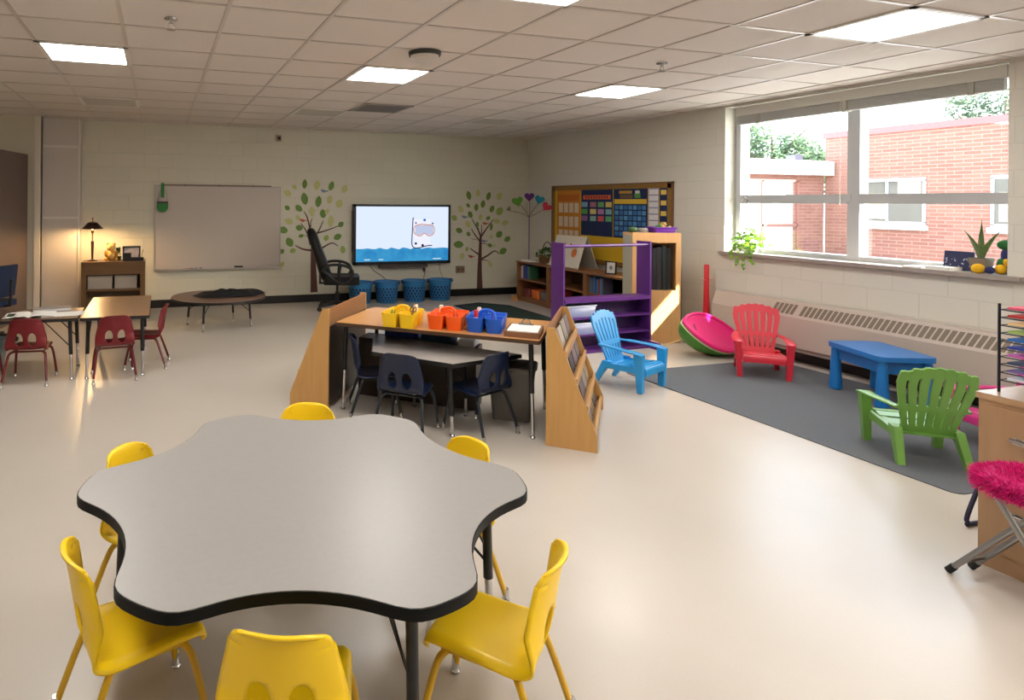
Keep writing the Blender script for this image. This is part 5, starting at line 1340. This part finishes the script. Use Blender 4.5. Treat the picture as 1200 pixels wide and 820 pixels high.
o = q.build('tray_body', TP, t); md = o.modifiers.new('t', 'SOLIDIFY'); md.thickness = .004
q = MB(); q.tube([(p[0], p[1], .056) for p in b_], .007, 6, closed=True); q.build('rim', TP, t)
TR = t
def toyblob(dx, dy, dz, r, rgb, nm, lab, base=(0, 0, 0)):
    p = MC @ Vector((dx, dy, dz)); q = MB(); q.ball((0, 0, r[2]), r, 14); q.ball((r[0] * .5, -r[1] * .4, r[2] * 1.9), tuple(v * .55 for v in r), 12)
    tag(q.build('small_toy', mat('toy_' + nm, rgb, rough=.7)), lab, 'toy', 'toys on the tall cabinet', loc=p)
toyblob(.345, .14, Hh + .0045, (.035, .035, .04), (70, 120, 60), 'green', 'small green toy lying in the purple tray')
toyblob(.405, .15, Hh + .0045, (.04, .035, .045), (190, 150, 90), 'tan', 'small tan toy lying in the purple tray')
toyblob(.45, .11, Hh + .0045, (.03, .03, .03), (220, 200, 170), 'cream', 'small cream toy lying in the purple tray')
q = MB(); q.lathe([(0, 0), (.035, 0), (.052, .028), (.042, .055), (0, .066)], 18)
tag(q.build('green_dome', mat('dome_green', (70, 110, 60), rough=.5, rgb2=(36, 60, 34), nscale=20)), 'small mottled green dome on the cabinet corner by the bulletin board', 'toy', loc=MC @ Vector((.056, .12, Hh + .0005)))
q = MB(); q.lathe([(0, 0), (.05, 0), (.056, .03), (.04, .05), (0, .052)], 18)
tag(q.build('grey_bowl', mat('bowl_grey', (138, 136, 134), rough=.5)), 'upturned grey bowl on the tall cabinet beside the purple tray', 'bowl', loc=MC @ Vector((.172, .12, Hh + .0005)))
pA = MC @ Vector((L + .012, .03, 0))
q = MB(); q.tube(smooth_path([(0, 0, .95), (.004, -.004, .60), (.0, -.01, .30), (.014, -.03, .04), (.05, -.05, .008)], 5), .006, 6)
tag(q.build('hanging_cable', mat('cord_dark', (70, 66, 74))), 'dark cord hanging down the window side of the tall maple cabinet', 'cord', loc=(pA.x, pA.y, 0))

# ------------------------------------------------------------------ watermelon rocker
def rocker():
    L, W, Dp = .78, .205, .27; nx, na = 33, 17
    def w(u): return W * max(0, 1 - u * u) ** .78
    def dp(u): return Dp * max(0, 1 - u * u) ** .55
    hull = [[Vector((u * L / 2, w(u) * cos(a), -dp(u) * sin(a) ** 1.0 + .0)) for a in [pi * k / (na - 1) for k in range(na)]] for u in [-1 + 2 * i / (nx - 1) for i in range(nx)]]
    seat = [[Vector((u * L / 2 * .96, w(u) * .92 * v, -.004 - .03 * (1 - v * v) * (1 - u * u))) for v in [-1 + 2 * k / 12 for k in range(13)]] for u in [-1 + 2 * i / (nx - 1) for i in range(nx)]]
    rim = [Vector((u * L / 2, w(u), 0)) for u in [-1 + 2 * i / 40 for i in range(41)]] + [Vector((u * L / 2, -w(u), 0)) for u in [1 - 2 * i / 40 for i in range(1, 40)]]
    return hull, seat, rim
hull, seat, rim = rocker()
R_ = Matrix.Translation((0, 0, 0)) @ Matrix.Rotation(radians(-4), 4, 'Z') @ Matrix.Rotation(radians(18), 4, 'Y') @ Matrix.Rotation(radians(50), 4, 'X')
mz = min((R_ @ p).z for r in hull for p in r)
t = thing('watermelon_rocker', 'pink and green watermelon slice rocker tipped over beside the maple cabinet', 'toy', (5.46, 5.06, -mz + .001), rot=R_.to_euler())
q = MB(); q.sheet(hull); o = q.build('green_shell', mat('melon_green', (86, 164, 52), rough=.35, rgb2=(56, 120, 40), nscale=5), t, smooth=1.0); md = o.modifiers.new('t', 'SOLIDIFY'); md.thickness = .008; md.offset = 0
q = MB(); q.sheet(seat); o = q.build('pink_seat', mat('melon_pink', (238, 36, 128), rough=.3), t, smooth=1.0); md = o.modifiers.new('t', 'SOLIDIFY'); md.thickness = .006
q = MB(); q.tube([tuple(p * .985) for p in rim], .017, 8, closed=True); q.build('pink_rim', mat('melon_pink', (238, 36, 128)), t, smooth=1.0)
q = MB(); q.tube([(p.x * .99, p.y * .99, -.030) for p in rim], .010, 8, closed=True); q.build('white_rim', mat('melon_rind', (232, 230, 190), rough=.35), t, smooth=1.0)
q = MB(); q.box(-.27, -.22, -.04, .04, -.024, -.014, .003); q.build('hand_slot', mat('melon_slot', (150, 14, 70), rough=.5), t)
# red pole
t = thing('red_pole', 'tall slim red plastic post standing by the window wall behind the rocker', 'post', (5.99, 5.66, 0))
RP = mat('pole_red', (214, 44, 56), rough=.35)
MB().lathe([(0, 0), (.06, 0), (.058, .02), (.045, .12), (.036, .30), (.030, .55), (.027, .86), (.02, .875), (0, .878)], 20).build('shaft', RP, t)
q = MB(); q.tube([(-.085, 0, .70), (.085, 0, .70)], .006, 8); q.build('cross_peg', mat('peg_pink', (226, 150, 150), rough=.4), t)

# ------------------------------------------------------------------ small adirondack chairs
def make_adirondack(m, label):
    t = thing('adirondack_chair', label, 'chair', group='plastic adirondack chairs on the carpet')
    # back: fan of slats, leaning
    lean = radians(19); B = Matrix.Translation((0, -.135, .165)) @ Matrix.Rotation(-pi / 2, 4, 'X').inverted() @ Matrix.Rotation(-lean, 4, 'X')
    B = Matrix.Translation((0, -.135, .165)) @ Matrix.Rotation(lean, 4, 'X') @ Matrix.Rotation(pi / 2, 4, 'X')
    hB = .455; q = MB(); ns = 7
    def hw(v): return .125 + .075 * min(1, v / .75) - .018 * max(0, (v - .75) / .25)
    for k in range(ns):
        u0, u1 = -1 + 2 * (k + .13) / ns, -1 + 2 * (k + .87) / ns
        uc = (u0 + u1) / 2; top = 1.0 - .11 * uc * uc
        pl, pr = [], []
        for i in range(9):
            v = top * i / 8
            pl.append((u0 * hw(v), v * hB)); pr.append((u1 * hw(v), v * hB))
        cap = []
        for i in range(1, 6):
            a = pi * i / 6; c_ = (u0 + u1) / 2 * hw(top); r = (u1 - u0) / 2 * hw(top); cap.append((c_ + r * cos(a), top * hB + .008 * sin(a)))
        q.prism(pr + cap + pl[::-1], -.007, .007, 0, B)
    def band(v0, v1, z0=-.009, z1=.006, arch=0.0):
        lo = [(u * hw(v0) * 1.0, (v0 - arch * u * u) * hB) for u in [-1 + 2 * i / 12 for i in range(13)]]; hi = [(u * hw(v1) * 1.0, (v1 - arch * u * u) * hB) for u in [1 - 2 * i / 12 for i in range(13)]]
        q.prism(lo + hi, z0, z1, .002, B)
    band(.0, .12); band(.34, .43); band(.86, 1.0, arch=.11)
    q.build('backrest', m, t, smooth=.5)
    # seat slats, rolling over at the front
    q = MB(); path = smooth_path([(0, -.16, .172), (0, -.05, .182), (0, .08, .204), (0, .16, .214), (0, .195, .208), (0, .212, .18), (0, .214, .14)], 6)
    def strip(i0, i1, w0, w1):
        rows = [[Vector((x * (w0 + (w1 - w0) * i / len(path)), path[i].y, path[i].z)) for x in (-1, -.5, 0, .5, 1)] for i in range(i0, i1 + 1)]
        q.sheet(rows, 0, .012)
    n = len(path) - 1; bounds = [0, 6, 11, 16, 20, 25, n]
    for a_, b2 in zip(bounds, bounds[1:]): strip(a_, b2 - (1 if b2 < n else 0), .155, .165)
    for s in (-1, 1):
        rows = [[Vector((s * .14 + x, p.y, p.z - .004)) for x in (-.018, .018)] for p in path]; q.sheet(rows, 0, .014)
    q.build('seat', m, t, smooth=.6)
    for s in (-1, 1):
        # arm: flat board swept from the back to the front leg
        ap = smooth_path([(s * .168, -.200, .338), (s * .188, -.10, .340), (s * .205, .04, .335), (s * .205, .15, .330), (s * .202, .205, .318)], 6); N_ = len(ap)
        rows = []
        for i, p in enumerate(ap):
            f_ = i / (N_ - 1); w_ = .020 + .016 * min(1, f_ * 1.6)
            rows.append([Vector((p.x - w_, p.y, p.z - .006)), Vector((p.x - w_ * .8, p.y, p.z)), Vector((p.x + w_ * .8, p.y, p.z)), Vector((p.x + w_, p.y, p.z - .006))])
        q = MB(); q.sheet(rows, 0, .014); q.build('armrest', m, t, smooth=.9)
        q = MB(); q.hull8([(s * .185 - .020, .155, 0), (s * .185 + .020, .155, 0), (s * .185 + .020, .20, 0), (s * .185 - .020, .20, 0), (s * .202 - .026, .135, .322), (s * .202 + .026, .135, .322), (s * .202 + .026, .207, .316), (s * .202 - .026, .207, .316)], .006); q.build('leg', m, t)
        q = MB(); q.hull8([(s * .165 - .018, -.255, 0), (s * .165 + .018, -.255, 0), (s * .165 + .018, -.215, 0), (s * .165 - .018, -.215, 0), (s * .150 - .022, -.165, .20), (s * .150 + .022, -.165, .20), (s * .150 + .022, -.09, .20), (s * .150 - .022, -.09, .20)], .006); q.build('leg', m, t)
        q = MB(); q.hull8([(s * .158 - .012, -.17, .14), (s * .158 + .012, -.17, .14), (s * .175 + .012, .19, .15), (s * .175 - .012, .19, .15), (s * .158 - .012, -.17, .18), (s * .158 + .012, -.17, .18), (s * .175 + .012, .19, .205), (s * .175 - .012, .19, .205)], .004); q.build('side_rail', m, t)
    return t
AB = mat('chair_blue', (40, 150, 216), rough=.3, noise=.04); AR = mat('chair_red', (212, 46, 66), rough=.3, noise=.04); AG = mat('chair_green', (112, 162, 72), rough=.3, noise=.04); AM_ = mat('chair_magenta', (204, 46, 130), rough=.4, noise=.04)
ac = make_adirondack(AB, 'light blue plastic adirondack chair in front of the purple shelf')
ac.location = (3.889, 4.445, .0065); ac.rotation_euler = (0, 0, face(.37, -.93))
dup(ac, 'red plastic adirondack chair facing the room near the convector', (5.30, 4.41, .0065), face(-.66, -.75), swap={AB: AR})
dup(ac, 'green plastic adirondack chair with its slatted back to view', (4.54, 2.72, .0065), face(.6, .8), swap={AB: AG})
dup(ac, 'magenta plastic adirondack chair half hidden behind green chair and drawer cabinet', (5.24, 2.62, .0065), face(-.93, .36), swap={AB: AM_})
# carpet
tag(MB().prism(rounded(4.12, 5.90, 2.26, 4.80, .06), .0005, .006).build('carpet', mat('carpet_grey', (106, 110, 116), rough=.95, rgb2=(84, 88, 94), nscale=120, bump=.6, bscale=260), smooth=0), 'large dark grey carpet under the plastic chairs by the window', 'carpet', rz=0)
# blue activity table
BT = mat('kids_table_blue', (28, 118, 196), rough=.35, noise=.04)
t = thing('activity_table', 'small bright blue plastic table with fat legs beside the convector', 'table', (5.57, 3.59, .0065), atan2(.94, .35) - pi / 2 + radians(0))
MB().prism(rounded(-.215, .215, -.30, .30, .05), .355, .395, .010, seg=3).build('tabletop', BT, t)
MB().prism(rounded(-.165, .165, -.25, .25, .03), .255, .355, .006).build('apron', BT, t)
for sx in (-1, 1):
    for sy in (-1, 1):
        M = Matrix.Translation((sx * .165, sy * .25, 0))
        q = MB(); q.lathe([(0, 0), (.040, 0), (.046, .008), (.046, .03), (.040, .16), (.032, .355), (0, .355)], 18, M); q.build('leg', BT, t)

# ------------------------------------------------------------------ drawer cabinet, paper rack and fur stool
t = thing('drawer_cabinet', 'light oak two-drawer cabinet at the picture edge carrying the wire paper rack', 'cabinet', (3.43, 1.815, 0))
DO = wood('drawer_oak', (176, 142, 108), (158, 124, 90), axis=(12, 12, 1.3), rough=.4)
L, D, Hh = .60, .60, .745                       # runs to -Y, back to +X
MB().box(-.008, D, -L, .008, Hh - .026, Hh, .004).build('top', wood('drawer_oak_top', (188, 156, 122), (172, 138, 104), axis=(1.3, 12, 12), rough=.3), t)
MB().box(0, D, -L + .01, 0, 0, Hh - .026, .003).build('carcass', DO, t)
for z0, z1 in ((.395, .70), (.08, .385)):
    d2 = MB().box(-.012, .0, -L + .03, -.024, z0, z1, .003).build('drawer', DO, t)
    zc = z0 + .185
    q = MB(); q.box(-.015, -.012, -.20, -.12, zc - .008, zc + .008, .002); q.tube(smooth_path([(-.014, -.205, zc), (-.034, -.195, zc - .004), (-.040, -.16, zc - .008), (-.034, -.125, zc - .004), (-.014, -.115, zc)], 5), .006, 8); q.build('handle', CHROME, d2)
    q = MB(); q.lathe([(0, 0), (.009, 0), (.009, .004), (0, .005)], 14, Matrix.Translation((-.012, -.30, zc + .06)) @ Matrix.Rotation(-pi / 2, 4, 'Y')); q.build('lock', CHROME, d2)
t = thing('paper_rack', 'black wire rack of coloured paper trays on the oak drawer cabinet', 'paper rack', (3.508, 1.787, Hh + .0005))
W_, D_ = .26, .32; BW = mat('rack_wire', (20, 24, 40), rough=.4)
for x in (0, W_):
    for y in (0, -D_): MB().tube([(x, y, 0), (x, y, .385)], .0055, 8).build('upright', BW, t)
pc = [((226, 90, 120), 'pink'), ((200, 50, 50), 'red'), ((240, 206, 150), 'cream'), ((170, 200, 110), 'lime'), ((30, 110, 190), 'blue'), ((50, 70, 170), 'royal_blue'), ((200, 90, 180), 'magenta'), ((60, 80, 110), 'slate_blue'), ((120, 100, 170), 'violet'), ((220, 226, 236), 'white')]
for i in range(10):
    z = .358 - i * .034
    q = MB(); q.tube([(0, 0, z), (W_, 0, z), (W_, -D_, z), (0, -D_, z)], .0028, 6, closed=True)
    for k in range(1, 6): q.tube([(W_ * k / 6, 0, z), (W_ * k / 6, -D_, z)], .002, 5)
    q.tube(smooth_path([(0, 0, z), (.05, -.10, z - .010), (.05, -.22, z - .010), (0, -D_, z)], 4), .0024, 6)
    tr_ = q.build('wire_tray', BW, t)
    o = MB().box(.015, W_ - .01, -D_ + .02, -.02, z + .0035, z + .013, .001).build('paper_ream', mat('ream_' + pc[i][1], pc[i][0], rough=.7), None)
    tag(o, '%s paper ream in the wire rack on the drawer cabinet' % pc[i][1].replace('_', ' '), 'paper', 'reams in the wire rack', loc=(3.508, 1.787, Hh + .0005))
# stool
SX = 3.255; SY = 1.475
t = thing('fur_stool', 'folding chrome stool with a shaggy hot pink fur seat', 'stool', (SX, SY, 0))
FUR = mat('fur_pink', (226, 8, 126), rough=.8); FUR2 = mat('fur_pink_dark', (190, 6, 104), rough=.8)
q = MB(); q.lathe([(0, .455), (.16, .455), (.178, .475), (.178, .505), (.14, .528), (0, .535)], 32); cu = q.build('seat', FUR2, t); cu.location = (-.065, .02, 0)
q = MB(); rnd = random.Random(8)
for k in range(6500):
    a = rnd.uniform(0, 2 * pi)
    if rnd.random() < .55: r = .178 * sqrt(rnd.random()); z = .532 - .03 * (r / .178) ** 3; n_ = Vector((cos(a) * r * 3, sin(a) * r * 3, 1)).normalized()
    else: r = .178; z = rnd.uniform(.462, .518); n_ = Vector((cos(a), sin(a), (z - .49) * 8)).normalized()
    p = Vector((cos(a) * r, sin(a) * r, z)); dd = (n_ + Vector((rnd.gauss(0, .38), rnd.gauss(0, .38), rnd.gauss(0, .3) - .15))).normalized()
    l_ = rnd.uniform(.016, .034); s_ = dd.orthogonal().normalized(); s_ = (Matrix.Rotation(rnd.uniform(0, 6.28), 3, dd) @ s_) * .0022
    tip = p + dd * l_ + Vector((0, 0, -.007 * rnd.random()))
    q.poly([p - s_, p + s_, tip], 0 if rnd.random() < .6 else 1)
fo = q.build('fur', [FUR, FUR2], cu, smooth=0, recalc=False); fo['kind'] = 'stuff'
for ft_, tp, of in (((-.04, .32), (.02, .0), .128), ((-.055, -.075), (-.15, .125), .12)):
    q = MB(); L0 = [Vector((ft_[0] + o_x, ft_[1] - .01 * (o_x > 0), .0155)) for o_x in (0, of)]; L1 = [Vector((tp[0] + o_x, tp[1] - .01 * (o_x > 0), .455)) for o_x in (0, of)]
    for p, r_ in zip(L0, L1): q.tube([p, r_], .0115, 10)
    q.tube([L0[0].lerp(L1[0], .12), L0[1].lerp(L1[1], .12)], .008, 8); q.tube([L1[0], L1[1]], .010, 8)
    lf2 = q.build('leg_frame', STEEL, t)
    for p, r_ in zip(L0, L1):
        d_ = (r_ - p).normalized(); q = MB(); q.tube([p - d_ * .010, p + d_ * .024], .0145, 10); q.build('rubber_foot', BLACKP, lf2)
# something navy behind the cabinet
q = MB(); q.tube(smooth_path([(.28, -.03, .58), (.02, .0, .10), (0, 0, .02), (.03, 0, .011), (.40, -.02, .011)], 5), .010, 8); q.tube([(.28, -.03, .58), (.40, -.02, .011)], .010, 8)
tag(q.build('tube_stand', mat('stand_navy', (26, 26, 60), rough=.4)), 'navy bent tube stand poking out behind the oak drawer cabinet', 'stand', loc=(3.765, 2.03, 0))

# ------------------------------------------------------------------ things on the stool of the window
SZ = OZ0 + .0345
t = thing('trailing_plant', 'bright green trailing plant spilling over the window ledge', 'plant', (6.16, 5.24, SZ))
MB().lathe([(0, 0), (.05, 0), (.07, .11), (.075, .115), (.068, .118), (0, .10)], 20).build('pot', mat('pot_white', (226, 224, 218), rough=.4), t)
q = MB(); rnd = random.Random(21); st_ = MB()
def heartleaf(p, d, n, s, mi):
    d = d.normalized(); b_ = n.cross(d).normalized()
    o = [(0, 0), (-.25, .35), (.05, .55), (.45, .42), (1.0, 0), (.45, -.42), (.05, -.55), (-.25, -.35)]
    q.poly([p + d * (u * s) + b_ * (v * s) + n * (-.12 * s * u * u) for u, v in o], mi)
for k in range(210):
    a = rnd.uniform(0, 2 * pi); el = rnd.uniform(-.35, 1.45); r = rnd.uniform(.10, .22)
    p = Vector((cos(a) * cos(el) * r * .55 - .02, sin(a) * cos(el) * r * 1.05, .10 + sin(el) * r * .85))
    n_ = (p - Vector((0, 0, .05)) + Vector((rnd.gauss(0, .08), rnd.gauss(0, .08), .08))).normalized(); d_ = Vector((rnd.gauss(0, 1), rnd.gauss(0, 1), rnd.gauss(0, 1) - .6)); d_ -= n_ * d_.dot(n_)
    if p.z < .02 and p.x > -.10: continue
    heartleaf(p, d_, n_, rnd.uniform(.03, .048), rnd.choice((0, 0, 1, 1, 2)))
for (y, ln) in ((.06, .16), (-.02, .20), (-.10, .13), (.14, .09)):
    base = Vector((-.10, y, .03)); pts = [Vector((-.02, y * .6, .10)), Vector((-.08, y, .07)), base, base + Vector((-.012, .01, -ln * .6)), base + Vector((-.01, -.012, -ln))]
    sp2 = smooth_path(pts, 4); st_.tube(sp2, .002, 5)
    for p in sp2[5::2]: heartleaf(Vector(p) + Vector((-.006, rnd.gauss(0, .02), 0)), Vector((rnd.gauss(0, .3), rnd.gauss(0, .6), -1)), Vector((-1, rnd.gauss(0, .3), .3)).normalized(), rnd.uniform(.03, .045), rnd.choice((0, 1)))
q.build('leaves', [mat('pothos_a', (136, 190, 52), rough=.45), mat('pothos_b', (104, 160, 44), rough=.45), mat('pothos_c', (176, 214, 96), rough=.45)], t, smooth=0, recalc=False)
st_.build('vines', mat('vine', (120, 150, 60), rough=.6), t)
t = thing('navy_card', 'small dark navy card with white specks standing against the window', 'card', (6.25, 3.45, SZ), rot=(0, radians(8), 0))
MB().box(-.006, .006, -.10, .10, 0, .155, .002).build('card', mat('card_navy', (30, 36, 76), rough=.5), t)
q = MB(); rnd = random.Random(5)
for k in range(26): y = rnd.uniform(-.09, .09); z = rnd.uniform(.01, .10); s_ = rnd.uniform(.002, .005); q.box(-.0068, -.0058, y - s_, y + s_, z - s_, z + s_)
q.build('speckle_print', mat('speck_white', (200, 204, 224), rough=.6), t, smooth=0)
for i, (dy, lab) in enumerate(((0, 'white paper pile on the ledge in front of the navy card'), (.15, 'thin white booklet on the ledge beside the paper pile'))):
    tag(MB().box(-.075, .075, -.085 + i * .02, .085 - i * .01, 0, .026 - .012 * i, .002).build('paper_pile', WHITE), lab, 'paper', loc=(6.165, 3.50 + dy * 1.2, SZ))
t = thing('snake_plant', 'three-leaved spiky plant in a square taupe pot on the window ledge', 'plant', (6.205, 3.275, SZ))
q = MB(); q.hull8([(-.042, -.042, 0), (.042, -.042, 0), (.042, .042, 0), (-.042, .042, 0), (-.056, -.056, .115), (.056, -.056, .115), (.056, .056, .115), (-.056, .056, .115)], .003); q.build('pot', mat('pot_taupe', (128, 116, 98), rough=.6), t)
MB().cbox((0, 0, .114), (.095, .095, .006)).build('soil', mat('soil', (60, 48, 38), rough=.95), t)
for (tx, ty, h_) in ((.005, 0, .30), (.01, .115, .225), (0, -.125, .235)):
    rows = []
    for i in range(11):
        v = i / 10; w_ = .017 * (1 - v ** 3) * (.75 + .5 * sin(pi * min(1, v * 1.2))) + .0006
        c_ = Vector((tx * v, ty * v * .25 + ty * v * v * .75 + (.008 if ty > 0 else -.008 if ty < 0 else 0), .112 + h_ * v))
        rows.append([c_ + Vector((.004 - .008 * abs(x), x * w_, 0)) for x in (-1, -.5, 0, .5, 1)])
    q = MB(); q.sheet(rows, 0, .003); q.build('leaf', mat('sansevieria', (62, 92, 48), rough=.4, rgb2=(110, 130, 70), nscale=30, stretch=(1, 1, 3)), t, smooth=1.0)
PG = mat('plush_green', (44, 110, 52), rough=.95, noise=.2, nscale=60); PY = mat('plush_yellow', (240, 184, 32), rough=.95, noise=.1, nscale=60); PB = mat('plush_navy', (44, 48, 100), rough=.95)
t = thing('plush_ball', 'small yellow and navy plush toy lying by the square pot', 'toy', (6.105, 3.222, SZ))
MB().ball((0, .02, .038), (.036, .042, .038), 16).build('body', PY, t); MB().ball((.012, -.045, .032), (.02, .034, .028), 14).build('head', PB, t)
t = thing('plush_frog', 'green plush toy with yellow feet propped in the window corner', 'toy', (6.26, 3.135, SZ))
MB().ball((0, .0, .14), (.05, .045, .075), 16).build('body', PB, t); MB().ball((-.01, .01, .225), (.062, .052, .04), 16).build('head', PG, t)
MB().ball((-.055, .01, .075), (.035, .028, .045), 14).build('arm', PG, t); MB().ball((-.02, .04, .07), (.03, .02, .05), 14).build('arm', PG, t)
MB().ball((-.085, .005, .04), (.036, .034, .038), 14).build('foot', PY, t); MB().ball((-.05, -.02, .09), (.034, .03, .034), 14).build('foot', PY, t)
